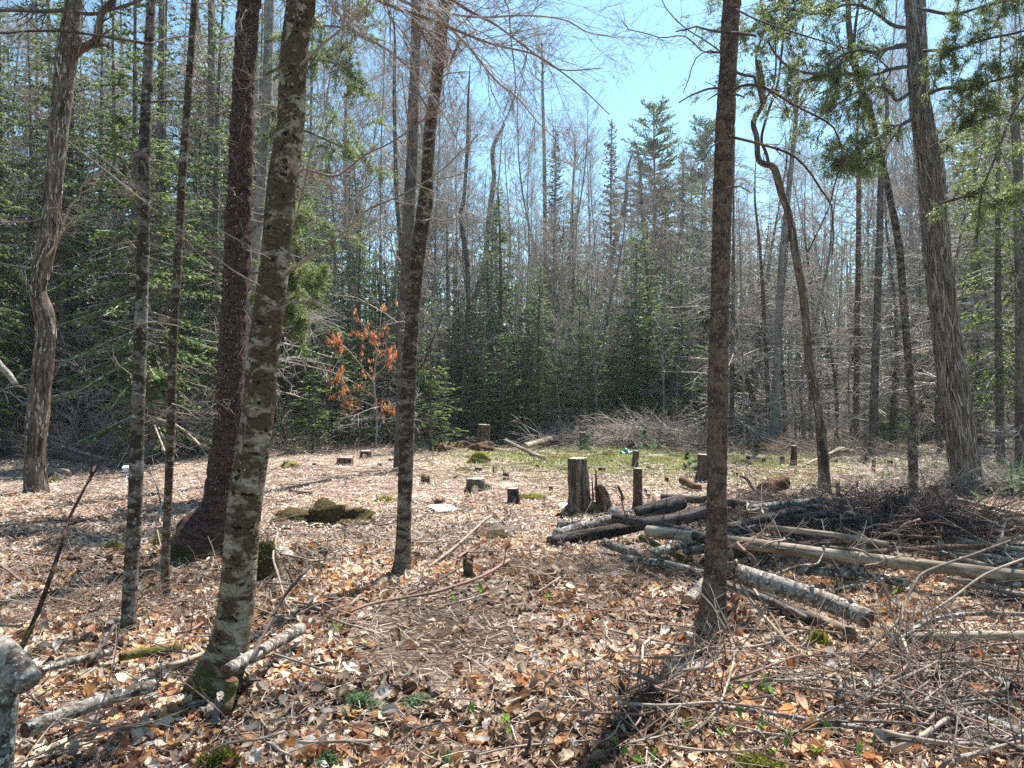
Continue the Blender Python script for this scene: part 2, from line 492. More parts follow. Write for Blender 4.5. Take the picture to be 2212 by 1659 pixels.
def ground_mat():
    M = Mat('forest_soil', .95, .1)
    g = M.n.new('ShaderNodeNewGeometry').outputs['Position']
    n1 = M.noise(M.mapv(g, (1.3, 1.3, 1.3)), 1, 6, .7)
    n2 = M.noise(M.mapv(g, (22, 22, 22)), 1, 5, .75)
    n3 = M.noise(M.mapv(g, (55, 55, 55), (3, 4, 1)), 1, 4, .7)
    c = M.ramp(n2, [(.33, (.055, .033, .022)), (.48, (.16, .105, .075)), (.60, (.32, .255, .20)), (.70, (.47, .40, .335))])
    c = M.mix(M.ramp(n1, [(.45, 0.0), (.75, .6)]), c, (.13, .075, .045))
    c = M.mix(.9, c, M.ramp(n3, [(.3, .35), (.7, 1.4)]), 'MULTIPLY')
    c = M.mix(1.0, c, M.attr('tint', 'Color'), 'MULTIPLY')
    M.color(c).bump(n3, .02)
    return M.m
m_ground = ground_mat()

def moss_mat(name, a, b):
    M = Mat(name, 1.0, .05)
    g = M.n.new('ShaderNodeNewGeometry').outputs['Position']
    n = M.noise(M.mapv(g, (28, 28, 28)), 1, 5, .7)
    n2 = M.noise(M.mapv(g, (7, 7, 7)), 1, 4, .7)
    c = M.ramp(n, [(.35, a), (.62, b)])
    c = M.mix(M.ramp(n2, [(.5, 0.0), (.62, .8)]), c, (.075, .05, .03))
    M.color(c).bump(n, .03)
    return M.m
m_moss = moss_mat('yellow_moss', (.07, .075, .012), (.24, .235, .035))
m_mossd = moss_mat('dull_moss', (.035, .024, .014), (.085, .07, .025))
m_stone = bark('grey_stone', (.28, .26, .24), (.18, .165, .15), (.42, .40, .37), (12, 12, 12), .5, .6, None, bump=.01)

def plain(name, c, rough=.6, spec=.3, n=.25, sc_=20):
    M = Mat(name, rough, spec)
    v = M.attr('bark')
    t = M.noise(M.mapv(v, (sc_, sc_, sc_)), 1, 4)
    M.color(M.mix(n, c, M.ramp(t, [(.35, .55), (.65, 1.2)]), 'MULTIPLY'))
    return M.m
m_white = plain('weathered_white_paint', (.80, .80, .80))
m_whitebark = plain('bleached_bark', (.78, .74, .68), n=.5)
m_teal = plain('teal_plastic', (.02, .22, .20), .35, .5)
m_silver = plain('dull_silver_stick', (.36, .33, .30), .7, .3)

# ------------------------------------------------------------------ ground
def grid(xs, ys):
    X, Y = np.meshgrid(xs, ys)
    Z = H(X, Y)
    nx, ny = len(xs), len(ys)
    i = np.arange(ny - 1)[:, None] * nx + np.arange(nx - 1)[None, :]
    Q = np.stack([i, i + 1, i + nx + 1, i + nx], -1).reshape(-1, 4)
    return X, Y, Z, Q

def warp(a, b, n, p=1.0):
    t = np.linspace(-1, 1, n)
    return np.sign(t) * np.abs(t) ** p * (b - a) / 2 + (a + b) / 2
gx = np.unique(np.concatenate([np.arange(-9, 9.01, .09), -9 - np.cumsum(np.linspace(.15, 6, 40)), 9 + np.cumsum(np.linspace(.15, 6, 40))]))
gy = np.concatenate([np.arange(-12, 1.5, .6), np.arange(1.5, 13, .08), np.arange(13, 34, .22), 34 + np.cumsum(np.linspace(.3, 8, 50))])
X, Y, Z, Q = grid(gx, gy)
near = smooth(16, 12, Y) * smooth(10, 8.5, np.abs(X))
Z = Z + near * (.022 * (vn2(X, Y, 6, 4) - .5) + .02 * (vn2(X, Y, 13, 5) - .5))
g = Geo()
# damp humus strip, moss and dry needle ground: soil colours, plus painted forest shade
hum = smooth(1.1, .3, np.hypot((X + .45) / .75, (Y - 5.3) / 1.35)) 
grn = smooth(.32, .58, vn2(X, Y, .55, 21)) * smooth(12, 15.5, Y) * smooth(30, 24, Y) * smooth(-3, 1, X)
shade = smooth(22, 29, Y)  # painted shade: the far floor is darkened where the wood begins
base = np.stack([np.ones_like(X)] * 3, -1)
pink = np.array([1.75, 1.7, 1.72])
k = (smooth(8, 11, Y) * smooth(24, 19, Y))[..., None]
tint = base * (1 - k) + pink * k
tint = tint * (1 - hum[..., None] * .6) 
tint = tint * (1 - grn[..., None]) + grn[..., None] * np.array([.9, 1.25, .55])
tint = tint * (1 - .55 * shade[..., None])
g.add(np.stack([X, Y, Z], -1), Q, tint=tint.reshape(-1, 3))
ground = link('ground', g.mesh('ground', m_ground))
tag(ground, 'leaf strewn forest floor with patches of bare soil and moss', kind='structure')

# ------------------------------------------------------------------ leaf litter
_lr = np.random.RandomState(3)
def leaf_template(rows, pleat, curl, fold, bend=0.0):
    """a pointed oval leaf along +Y, unit length, pleated between its side veins"""
    V = []
    for i in range(rows + 1):
        t = i / rows
        w = .26 * math.sin(math.pi * min(1, t * .97 + .03) ** .8) ** 1.15 * (1 - .1 * t)
        z = curl * (t - .5) ** 2 * 1.6 + _lr.normal(0, .022) * (rows > 2)
        pz = pleat * (1 if i % 2 else -1)
        for s in (-1, 0, 1):
            V.append((s * w * _lr.uniform(.85, 1.12) + bend * (t - .5) ** 2, t - .5, z + abs(s) * (fold * w * 2 + _lr.normal(0, .03) * (rows > 2)) + (pz if s else -pz * .3)))
    Q = []
    for i in range(rows):
        for s in (0, 1):
            a = i * 3 + s
            Q.append((a, a + 1, a + 4, a + 3))
    return np.array(V), np.array(Q)

LEAFCOL = np.array([(.60, .50, .38), (.50, .40, .29), (.70, .62, .51), (.43, .28, .17), (.27, .125, .06), (.17, .085, .045),
                    (.46, .42, .38), (.50, .27, .10), (.09, .06, .04), (.60, .50, .42), (.32, .175, .10), (.74, .68, .62)])
PRB = np.array([.13, .14, .045, .13, .13, .10, .06, .08, .075, .06, .09, .012]); PRB /= PRB.sum()
def leafcols(rs, n, prb=PRB):
    c = LEAFCOL[rs.choice(len(LEAFCOL), n, p=prb)]
    return c * rs.uniform(.75, 1.2, (n, 1))

def litter_positions(rs, n, y0, y1, slack=.74, p=1.0):
    y = y0 + (y1 - y0) * rs.rand(n * 2) ** p
    w = slack * y + 1.0
    keep = rs.rand(n * 2) < (w / w.max())
    y = y[keep][:n]; w = w[keep][:n]
    x = rs.uniform(-1, 1, len(y)) * w
    return x, y

T1 = leaf_template(7, .022, .25, .35)
T2 = leaf_template(6, .018, -.35, .15)
T3 = leaf_template(2, 0, .5, .5)
T4 = leaf_template(2, 0, -.6, .2)
lit = Geo()
def strew(tpl, n, y0, y1, s0, s1, lift, tilt, prb=PRB, p=1.0, squeeze=None):
    x, y = litter_positions(RS, n, y0, y1, p=p)
    bare = smooth(1.15, .55, np.hypot((x + .45) / .8, (y - 5.3) / 1.4)) * .93
    moss = (vn2(x, y, .9, 31) > .78) & (y > 5) & (y < 9)
    red = vn2(x, y, .5, 44)
    keep = (RS.rand(len(x)) > bare) & ~(moss & (RS.rand(len(x)) < .7))
    x, y, red = x[keep], y[keep], red[keep]
    m = len(x)
    c = leafcols(RS, m, prb)
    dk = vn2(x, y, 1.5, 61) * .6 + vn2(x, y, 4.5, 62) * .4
    c = c * (.42 + 1.0 * smooth(.36, .62, dk))[:, None]  # clusters of browner and paler leaves, also painted as shaded and sunlit patches
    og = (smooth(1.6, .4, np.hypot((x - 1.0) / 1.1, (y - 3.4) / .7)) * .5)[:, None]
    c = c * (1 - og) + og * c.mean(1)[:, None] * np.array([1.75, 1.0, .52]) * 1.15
    k = smooth(.35, .7, red)[:, None]
    c = c * (1 - k * .25) + k * .25 * np.array([.36, .19, .10])
    pos = np.stack([x, y, H(x, y) + RS.rand(m) * lift + .004], 1)
    M = rot(RS.rand(m) * 6.28, RS.normal(0, tilt, m), RS.normal(0, tilt, m))
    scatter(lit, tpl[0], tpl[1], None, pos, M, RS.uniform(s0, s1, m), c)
T5 = leaf_template(6, .02, .9, 1.3)
T6 = leaf_template(5, .015, -1.0, .8)
for q_ in range(4):
    strew(leaf_template(6, .022, .3 + .2 * q_, .3, .3 * (q_ - 1.5)), 2200, 2.2, 7.2, .045, .12, .03, .3, p=.9)
    strew(leaf_template(6, .018, -.3 - .25 * q_, .1 + .1 * q_, .25 * (q_ - 1.5)), 1800, 2.2, 7.5, .04, .11, .03, .32, p=.9)
strew(T5, 3500, 2.2, 8, .04, .10, .03, .4)
strew(T6, 3500, 2.2, 8, .04, .09, .03, .4)
strew(T3, 17000, 2.2, 9, .02, .07, .03, .4)
FARPR = np.array([.18, .18, .08, .11, .08, .05, .08, .05, .03, .12, .07, .03]); FARPR /= FARPR.sum()
strew(T3, 12000, 6.5, 12, .04, .08, .035, .42, prb=(PRB + FARPR) / 2)
strew(T4, 13000, 6, 12, .035, .075, .035, .45, prb=(PRB + FARPR) / 2)
strew(T4, 15000, 10, 22, .035, .07, .025, .3, prb=FARPR)
# broken bits and needles between the leaves
def bits(n, y0, y1, l0, l1, w, cols, lift=.02):
    x, y = litter_positions(RS, n, y0, y1)
    kp = RS.rand(len(x)) > smooth(1.15, .6, np.hypot((x + .45) / .85, (y - 5.3) / 1.45)) * .4
    x, y = x[kp], y[kp]
    m = len(x); l = RS.uniform(l0, l1, m)
    a = RS.rand(m) * 6.28
    pos = np.stack([x, y, H(x, y) + .003 + RS.rand(m) * lift], 1)
    M = rot(a, RS.normal(0, .35, m), RS.normal(0, .35, m))
    TV = np.array([(-w, -.5, 0), (w, -.5, 0), (w * .7, .5, .05), (-w * .7, .5, .05)])
    scatter(lit, TV, np.array([[0, 1, 2, 3]]), None, pos, M, l, np.array(cols)[RS.randint(0, len(cols), m)] * RS.uniform(.7, 1.2, (m, 1)))
bits(26000, 2.2, 9, .02, .06, .14, [(.45, .36, .28), (.22, .12, .08), (.10, .06, .045), (.33, .24, .18), (.5, .42, .34)])
bits(60000, 7.5, 25, .04, .12, .12, [(.62, .54, .47), (.44, .36, .30), (.72, .64, .57), (.28, .18, .13), (.54, .46, .40)], .025)
bits(30000, 2.3, 9, .04, .14, .022, [(.55, .46, .36), (.40, .32, .24), (.20, .13, .09), (.66, .57, .47)], .045)
bits(34000, 7, 22, .06, .22, .02, [(.62, .54, .46), (.45, .37, .30), (.26, .19, .14), (.72, .64, .56)], .035)
bits(14000, 22, 42, .08, .2, .15, [(.24, .18, .14), (.16, .11, .08), (.34, .27, .22)], .05)
tag(link('leaf_litter', lit.mesh('leaf_litter', m_leaf)), 'crumpled fallen beech leaves carpeting the whole forest floor', 'fallen leaves', kind='stuff')

# the large leaves that can be told apart at the front edge of the picture
shapes = []
for k, (tp) in enumerate([leaf_template(8, .03, .3, .3), leaf_template(8, .03, -.4, .2), leaf_template(8, .028, .55, .55), leaf_template(8, .02, -.2, -.35)]):
    for j in range(5):
        q = Geo(); q.add(tp[0], tp[1], bark=tp[0] + k + j, tint=np.array([(.64, .52, .39), (.50, .35, .22), (.44, .20, .08), (.38, .33, .29), (.30, .12, .06)][j]))
        shapes.append(q.mesh('leaf', m_leaf))
n_l = 0
while n_l < 290:
    y = 2.6 + 2.9 * RS.rand() ** 1.2
    x = RS.uniform(-.72, .72) * y
    if math.hypot((x + .45) / .75, (y - 5.3) / 1.3) < 1: continue
    o = link('leaf', shapes[RS.choice(20)], (x, y, H1(x, y) + .035 + .03 * RS.rand()), ground)
    s = RS.uniform(.085, .14)
    o.scale = (s, s, s); o.rotation_euler = (RS.normal(0, .5), RS.normal(0, .5), RS.rand() * 6.28)
    n_l += 1

# fallen twigs too many to count
def wiggly(rs, x, y, z, L, ang, pitch, K=4, wob=.18):
    n = len(x)
    d = np.stack([np.cos(ang) * np.cos(pitch), np.sin(ang) * np.cos(pitch), np.sin(pitch)], 1)
    pts = np.empty((n, K + 1, 3)); pts[:, 0] = np.stack([x, y, z], 1)
    for k in range(K):
        d = unit(d + rs.normal(0, wob, (n, 3)) * np.array([1, 1, .5]))
        pts[:, k + 1] = pts[:, k] + d * (L / K)[:, None]
    return pts
tw = Geo()
def twigs(n, y0, y1, l0, l1, r0, r1, xfun=None, lift=.05, cols=((1, 1, 1),), pitch=.08, K=4):
    if xfun: x, y = xfun(n)
    else: x, y = litter_positions(RS, n, y0, y1)
    kp = RS.rand(len(x)) > smooth(1.1, .6, np.hypot((x + .45) / .8, (y - 5.3) / 1.4)) * .3
    x, y = x[kp], y[kp]; n = len(x)
    L = RS.uniform(l0, l1, n); ang = RS.rand(n) * 6.28
    pts = wiggly(RS, x, y, np.zeros(n), L, ang, RS.normal(0, pitch, n), K)
    gz = H(pts[..., 0], pts[..., 1])
    dz = pts[..., 2]
    pts[..., 2] = gz + np.maximum(dz + (RS.rand(n) * lift)[:, None], .006)
    R = RS.uniform(r0, r1, n)
    rad = R[:, None] * np.linspace(1, .45, K + 1)[None]
    c = np.array(cols)[RS.randint(0, len(cols), n)] * RS.uniform(.7, 1.3, (n, 1))
    segs(tw, pts[:, :-1].reshape(-1, 3), pts[:, 1:].reshape(-1, 3), rad[:, :-1].ravel(), rad[:, 1:].ravel(), 3, np.repeat(c, K, 0))
TC = ((1, 1, 1), (1.25, 1.15, 1.05), (.7, .6, .55), (.45, .36, .32))
twigs(1900, 2.2, 8, .12, .5, .0015, .0045, cols=TC, lift=.07)
twigs(3200, 7, 16, .2, .9, .003, .007, cols=TC, lift=.06)
twigs(2200, 14, 30, .3, 1.3, .005, .012, cols=TC, lift=.12)
def right_side(n):
    y = RS.uniform(3.0, 8.5, n); x = y * RS.uniform(.12, .78, n); return x, y
twigs(420, 0, 0, .25, .9, .0025, .0055, right_side, lift=.04, cols=TC, pitch=.14, K=5)
def left_side(n):
    y = RS.uniform(3.2, 7.5, n); x = -y * RS.uniform(.32, .78, n); return x, y
twigs(320, 0, 0, .2, .7, .002, .0045, left_side, lift=.1, cols=TC, pitch=.2, K=5)
tag(link('twig_litter', tw.mesh('twig_litter', m_stick)), 'thin dry twigs scattered all over the fallen leaves', 'twigs', kind='stuff')

# ------------------------------------------------------------------ conifer and bare tree builders
def sprays(g, S, D, L, rs, droop=.0, step=.06, w=.022, cols=((.03, .07, .03),), cross=True):
    """strings of small needle tufts along shoots that start at S"""
    K = np.maximum(1, (L / step).astype(int))
    idx = np.repeat(np.arange(len(S)), K)
    j = np.concatenate([np.arange(k) for k in K]) if len(K) else np.zeros(0)
    t = (j + .5) * step
    P0 = S[idx] + D[idx] * t[:, None] - np.array([0, 0, 1]) * (droop * t ** 1.5)[:, None] + rs.normal(0, .012, (len(idx), 3))
    d = unit(D[idx] + rs.normal(0, .28, (len(idx), 3)) - np.array([0, 0, droop * .6]))
    ln = step * rs.uniform(.9, 1.7, len(idx))
    side = unit(np.cross(d, np.array([0, 0, 1.0]) + rs.normal(0, .45, (len(idx), 3))))
    c = np.array(cols)[rs.randint(0, len(cols), len(idx))] * rs.uniform(.5, 1.6, (len(idx), 1))
    ww = w * rs.uniform(.7, 1.3, len(idx))
    def quad(sd):
        V = np.stack([P0 - d * (ln * .5)[:, None], P0 + sd * ww[:, None], P0 + d * (ln * .6)[:, None], P0 - sd * ww[:, None]], 1)
        Q = np.arange(len(idx) * 4).reshape(-1, 4)
        g.add(V.reshape(-1, 3), Q, tint=np.repeat(c, 4, 0))
    quad(side)
    if cross: quad(unit(np.cross(d, side)))

GREENS = {
    'fir': ((.14, .21, .08), (.19, .27, .10), (.10, .155, .065), (.23, .31, .115)),
    'spruce': ((.11, .155, .075), (.14, .19, .08), (.18, .23, .095)),
    'hemlock': ((.14, .20, .055), (.18, .25, .065), (.10, .15, .05)),
    'cedar': ((.17, .215, .06), (.12, .16, .05), (.24, .28, .08), (.09, .12, .04)),
    'cone': ((.14, .11, .08), (.10, .12, .065), (.17, .12, .09), (.09, .11, .06)),
    'pine': ((.13, .19, .085), (.10, .15, .075), (.18, .24, .11)),
}
def conifer(seed, h, base_h, spread, nb, kind, tr=.10, shape=1.0, droop=.25, dens=1.0, dead=True, sh=.30, step=.07, w=.024):
    """returns trunk, crown and dead-branch meshes for a conifer of height h standing at the origin"""
    rs = np.random.RandomState(seed)
    gt, gc, gd = Geo(), Geo(), Geo()
    bend = rs.normal(0, .012, 2) * h
    pts = np.array([(bend[0] * math.sin(t * 3), bend[1] * math.sin(t * 2.3), t * h) for t in np.linspace(-.02, 1, 8)])
    tube(gt, pts, tr * np.linspace(1, .12, 8) ** .9, 8, 26, .08, seed=seed, flare=.5, flare_h=.25)
    def trunk_at(z):
        t = z / h
        return np.stack([bend[0] * np.sin(t * 3), bend[1] * np.sin(t * 2.3), z], 1)
    z = base_h + (h * .985 - base_h) * np.sort(rs.rand(nb))
    f = (z - base_h) / (h - base_h)
    L = spread * ((1 - f) ** shape * .95 + .06) * rs.uniform(.55, 1.15, nb) * np.where(f < .12, rs.uniform(.4, 1, nb), 1)
    az = rs.rand(nb) * 6.28
    el = np.radians(-22 + 55 * f + rs.normal(0, 8, nb))
    D = np.stack([np.cos(az) * np.cos(el), np.sin(az) * np.cos(el), np.sin(el)], 1)
    S = trunk_at(z)
    K = 4
    pts = np.empty((nb, K + 1, 3)); pts[:, 0] = S; d = D.copy()
    for k in range(K):
        d = unit(d + rs.normal(0, .07, (nb, 3)) - np.array([0, 0, droop * (.35 if k < 2 else .05)]))
        pts[:, k + 1] = pts[:, k] + d * (L / K)[:, None]
    rad = (.006 + .010 * L)[:, None] * np.linspace(1, .25, K + 1)[None]
    segs(gd, pts[:, :-1].reshape(-1, 3), pts[:, 1:].reshape(-1, 3), rad[:, :-1].ravel(), rad[:, 1:].ravel(), 3)
    # side shoots
    ns = np.maximum(2, (L / .11 * dens).astype(int))
    idx = np.repeat(np.arange(nb), ns)
    t = rs.uniform(.15, 1, len(idx)) * K
    k = np.minimum(t.astype(int), K - 1); fr = (t - k)[:, None]
    s0 = pts[idx, k] * (1 - fr) + pts[idx, k + 1] * fr
    bd = unit(pts[idx, k + 1] - pts[idx, k])
    sd = unit(np.cross(bd, np.array([0, 0, 1.0]))) * np.where(rs.rand(len(idx)) < .5, 1, -1)[:, None]
    a = rs.uniform(.5, 1.2, len(idx))[:, None]
    dd = unit(bd * np.cos(a) + sd * np.sin(a) + rs.normal(0, .13, (len(idx), 3)) - np.array([0, 0, droop * .4]))
    ls = np.clip(sh * L[idx] ** .6 * (1.1 - .7 * t / K) * rs.uniform(.5, 1.2, len(idx)), .08, 1)
    sprays(gc, s0, dd, ls, rs, droop * .8, step, w, GREENS[kind])
    if dead:
        nd = int(26 + base_h * 9)
        z = rs.uniform(.6, max(base_h * 1.25, 1.5), nd)
        az = rs.rand(nd) * 6.28
        D = np.stack([np.cos(az), np.sin(az), rs.normal(-.15, .2, nd)], 1)
        r = grow(rs, trunk_at(z), D, rs.uniform(.3, 1.0, nd) * spread * .8, np.full(nd, .009), [(4, .5, 50, .6), (2, .5, 45, .7)], 3, .18, -.04)
        segs(gd, *r, 3, tint=np.array([1.1, 1.05, 1.0]))
    return gt, gc, gd

def bare(seed, h, tr, nb, el0, spread, levels, first=.35, up=.06, forks=0, sides=8, K=4):
    rs = np.random.RandomState(seed)
    gt, gb = Geo(), Geo()
    bx, by = rs.normal(0, .03, 2) * h
    ph = rs.rand() * 6
    def ctr(t): return np.stack([bx * np.sin(t * 2.6 + ph) + .01 * h * np.sin(t * 9 + ph), by * np.sin(t * 3.1 + ph), t * h], 1)
    ts = np.linspace(-.02, 1, 10)
    off = ctr(np.array([0.0]))[0] * np.array([1, 1, 0])
    tube(gt, ctr(ts) - off, tr * np.linspace(1, .1, 10) ** .85, sides, 26, .07, seed=seed, flare=.5, flare_h=.25)
    t = first + (1 - first) * rs.rand(nb) ** .9
    az = rs.rand(nb) * 6.28
    el = np.radians(el0 + rs.normal(0, 12, nb))
    D = np.stack([np.cos(az) * np.cos(el), np.sin(az) * np.cos(el), np.sin(el)], 1)
    L = spread * (1.15 - .75 * t) * rs.uniform(.5, 1.2, nb)
    r = grow(rs, ctr(t) - off, D, L, tr * (1.05 - .85 * t) * .42, levels, K, .13, up)
    segs(gb, *r, 3)
    return gt, gb

def meshes(parts, mats, names):
    return [(n, g.mesh(n, m)) for g, m, n in zip(parts, mats, names) if g.n]

KINDS = {}
def reg(key, parts, mats, names, h):
    KINDS.setdefault(key, []).append((meshes(parts, mats, names), h))
NM3 = ('trunk', 'crown', 'dead_branches')
for s in range(4):
    reg('dense', conifer(100 + s, 12, [.8, 1.6, 2.4, 1.0][s], [2.1, 1.8, 2.0, 2.4][s], 270, ['fir', 'spruce', 'fir', 'hemlock'][s], .12, .8, .25, dens=1.25, w=.03), (m_dark, m_needle, m_twig), NM3, 12)
for s in range(4):
    reg('tall', conifer(120 + s, 16, [5.5, 4.5, 7, 6][s], [2.0, 2.3, 1.9, 2.5][s], 230, ['spruce', 'fir', 'spruce', 'cedar'][s], .15, .7, .3, dens=1.2, w=.03), (m_dark, m_needle, m_twig), NM3, 16)
for s in range(2):
    reg('spire', conifer(140 + s, 14, 2.5, 1.2, 620, 'cone', .12, .55, .05, dens=1.1, sh=.24, step=.06, w=.03), (m_dark, m_needle, m_twig_red), NM3, 14)
for s in range(2):
    reg('pine', conifer(150 + s, 16, 7, 2.5, 150, 'pine', .16, .35, -.2, dens=2.2, sh=.5, step=.07, w=.03), (m_dark, m_needle, m_twig), NM3, 16)
for s in range(2):
    reg('sapling', conifer(160 + s, 4, .15, 1.0, 95, ['fir', 'hemlock'][s], .03, .75, .15, dens=1.2, dead=False, sh=.3, step=.06, w=.022), (m_dark, m_needle, m_twig_dark), NM3, 4)
for s in range(2):
    reg('cedar', conifer(170 + s, 13, 1.4, 1.7, 150, 'cedar', .12, .6, .45, dens=1.2, sh=.34, step=.07, w=.028), (m_dark, m_needle, m_twig), NM3, 13)
NM2 = ('trunk', 'crown')
for s in range(4):
    reg('bare', bare(200 + s, 15, [.085, .065, .09, .06][s], 40, [48, 55, 42, 60][s], 3.6, [(7, .5, 40, .6), (6, .5, 40, .65), (3, .5, 35, .8)], .25), (m_grey, m_twig), NM2, 15)
for s in range(2):
    reg('thin', bare(220 + s, 12, .05, 20, 60, 2.0, [(5, .5, 35, .6), (4, .5, 35, .7)], .25), (m_grey, m_twig), NM2, 12)
for s in range(3):
    reg('snag', bare(240 + s, 11, .09, 85, [-5, 5, -15][s], 2.3, [(6, .45, 50, .6), (3, .5, 45, .7)], .08, up=-.03), (m_dark, m_twig), NM2, 11)
reg('bush', bare(260, 2.6, .02, 26, 55, 1.6, [(5, .55, 35, .7), (3, .5, 35, .75)], .02), (m_twig_dark, m_twig), NM2, 2.6)
for s in range(1):
    reg('redbud', bare(270, 14, .09, 40, 50, 3.0, [(7, .5, 40, .6), (6, .45, 40, .7)], .45), (m_grey, m_twig_red), NM2, 14)

NAMES = {'dense': 'fir_tree', 'tall': 'spruce_tree', 'spire': 'spruce_tree', 'pine': 'pine_tree', 'sapling': 'fir_sapling',
         'cedar': 'cedar_tree', 'bare': 'bare_tree', 'thin': 'bare_tree', 'snag': 'dead_tree', 'bush': 'bare_bush', 'redbud': 'maple_tree'}
LM = [(-200, ''), (90, 'crooked tree'), (300, 'slender fir'), (392, 'slimmest trunk'), (510, 'thick dark spruce'), (600, 'blotched beech'), (905, 'centre beech'),
      (1065, 'pronged dead tree'), (1207, 'first spire'), (1322, 'highest spire'), (1420, 'taller pine'), (1560, 'ringed spruce'), (1730, 'elbowed tree'), (1930, 'patchy leaning tree'), (2040, 'old cedar'), (2400, '')]
def where(px, d, dmid, dfar):
    row = 'nearer row' if d < dmid else ('middle row' if d < dfar else 'deepest row')
    k = sum(1 for m in LM if m[0] <= px)
    a = LM[max(0, k - 1)][1]; b = LM[min(len(LM) - 1, k)][1]
    s_ = 'between ' + a + ' and ' + b if a and b else ('beyond ' + (a or b) + ' towards the frame edge')
    return s_ + ', ' + row
FR = np.random.RandomState(77)
def plant(kind, px, d, top, label, group, cat='tree', wide=1.0, lean=0.0, var=None, x=None):
    """a copy of one of the forest trees at depth d, its tip at picture height top"""
    opts = KINDS[kind]
    parts, h = opts[FR.randint(len(opts)) if var is None else var]
    x = (px - CX) / F * d if x is None else x
    z = H1(x, d)
    ztop = CZ + ray(px, top)[1] * d
    s = max(.25, (ztop - z) / h)
    if group:
        label = label + ' ' + where(px, d, 27, 34)
        group = label[:90]
    root = thing(NAMES[kind], label, cat, (x, d, z - .03), group)
    wv = wide * s ** .75
    root.scale = (wv, wv, s)
    root.rotation_euler = (FR.normal(0, .015), lean + FR.normal(0, .015), FR.rand() * 6.28)
    for n, me in parts:
        q = link(n, me, (0, 0, 0), root)
        if n != 'trunk': q['kind'] = 'stuff'
    return root

def topline(px):
    return float(np.interp(px, [-400, 300, 560, 700, 860, 1000, 1150, 1250, 1420, 1560, 1750, 1900, 2050, 2212, 2600],
                           [-250, -200, -120, 120, 400, 430, 400, 430, 330, 370, 400, 420, 180, 20, -50]))
def jit(px, s=28): return px + FR.uniform(-s, s)

# dark evergreen wood that stands behind the trees on one side
GL = 'evergreens of the dense wood beside the clearing'
for i, px in enumerate(np.linspace(-520, 700, 30)):
    d = [19, 24, 30, 37][i % 4] + FR.uniform(-1.5, 3)
    if px > 560: d += 4
    k = ['tall', 'dense', 'tall', 'dense'][FR.randint(4)]
    plant(k, jit(px), d, topline(px) + FR.uniform(-40, 260), {'tall': 'tall spruce with bare lower trunk',
          'dense': 'dark fir branched to the ground'}[k], GL + (', spruces' if k == 'tall' else ', firs'))
for i, px in enumerate(np.linspace(-420, 640, 26)):
    plant('snag', jit(px), [20, 27, 34][i % 3] + FR.uniform(0, 3), FR.uniform(-100, 450), 'thin trunk with dead side branches', 'dead branched trunks in the dense evergreen wood')
for i, px in enumerate(np.linspace(-300, 620, 16)):
    plant('cedar', jit(px), [23, 31][i % 2] + FR.uniform(0, 4), FR.uniform(-80, 400), 'drooping yellow green cedar', 'cedars of the dense wood')
for i, px in enumerate(np.linspace(-380, 600, 14)):
    plant('bare', jit(px), FR.uniform(26, 38), FR.uniform(-300, 0), 'bare hardwood among evergreens', 'bare trees among the dark evergreens')
# far side of the clearing
for i, px in enumerate(np.linspace(600, 1560, 26)):
    d = [27, 33, 40, 49][i % 4] + FR.uniform(-1, 3)
    if px < 820: d -= 3
    plant('dense', jit(px), d, topline(px) + FR.uniform(20, 330), 'green fir across the clearing', 'firs across the clearing')
for i, px in enumerate(np.linspace(640, 1600, 12)):
    plant('cedar', jit(px), FR.uniform(29, 38), topline(px) + FR.uniform(60, 300), 'yellow green cedar across the clearing', 'cedars across the clearing')
for i, px in enumerate(np.linspace(650, 1620, 40)):
    d = [28, 34, 42][i % 3] + FR.uniform(0, 3)
    top = FR.uniform(-150, 220) if px < 960 else (FR.uniform(190, 330) if px < 1200 else FR.uniform(300, 460))
    plant('bare', jit(px), d, top, 'tall leafless tree over the firs' if top < 270 else 'low leafless grey tree',
          'leafless trees across the clearing, ' + ('tall' if top < 270 else 'low'))
for i, px in enumerate(np.linspace(640, 1600, 36)):
    plant('thin', jit(px), FR.uniform(24.5, 34), FR.uniform(330, 560), 'slender leafless sapling across the clearing', 'slender saplings across the clearing')
for i, px in enumerate(np.linspace(1000, 1600, 14)):
    plant('snag', jit(px), FR.uniform(29, 38), FR.uniform(420, 620), 'dead trunk with pale side twigs', 'dead trunks across the clearing')
plant('spire', 1207, 36, 272, 'narrow brown tipped spruce spire against the sky, next to the tall leafless tree', None, var=0)
plant('spire', 1322, 38, 250, 'narrow brown tipped spruce spire standing alone and highest against the open sky', None, var=1)
plant('spire', 1455, 42, 320, 'dark spruce spire in front of the two round topped pines', None, var=0)
plant('pine', 1420, 50, 232, 'round topped pine rising over the forest edge under the open sky, the taller one', None, var=0, wide=1.1)
plant('pine', 1530, 54, 262, 'round topped pine half hidden by the ringed spruce trunk', None, var=1, wide=1.1)
plant('bare', 1176, 30, 170, 'tall leafless tree with a fan of upright twigs beside the spruce spires', None, var=0)
plant('redbud', 1395, 34, 345, 'leafless red budding maple', 'red budding maples across the clearing', wide=1.2)
plant('redbud', 1440, 36, 380, 'leafless red budding maple', 'red budding maples across the clearing', wide=1.2)
for i, px in enumerate(np.linspace(780, 1580, 28)):
    plant('dense' if i % 3 else 'cedar', jit(px), FR.uniform(25.5, 31), FR.uniform(360, 760), 'leafy low evergreen filling the forest edge', 'low evergreens', wide=1.15)
for i, px in enumerate(np.linspace(-200, 640, 9)):
    plant('dense', jit(px), FR.uniform(20, 30), FR.uniform(200, 600), 'leafy low evergreen filling the dense wood', 'low evergreens', wide=1.1)
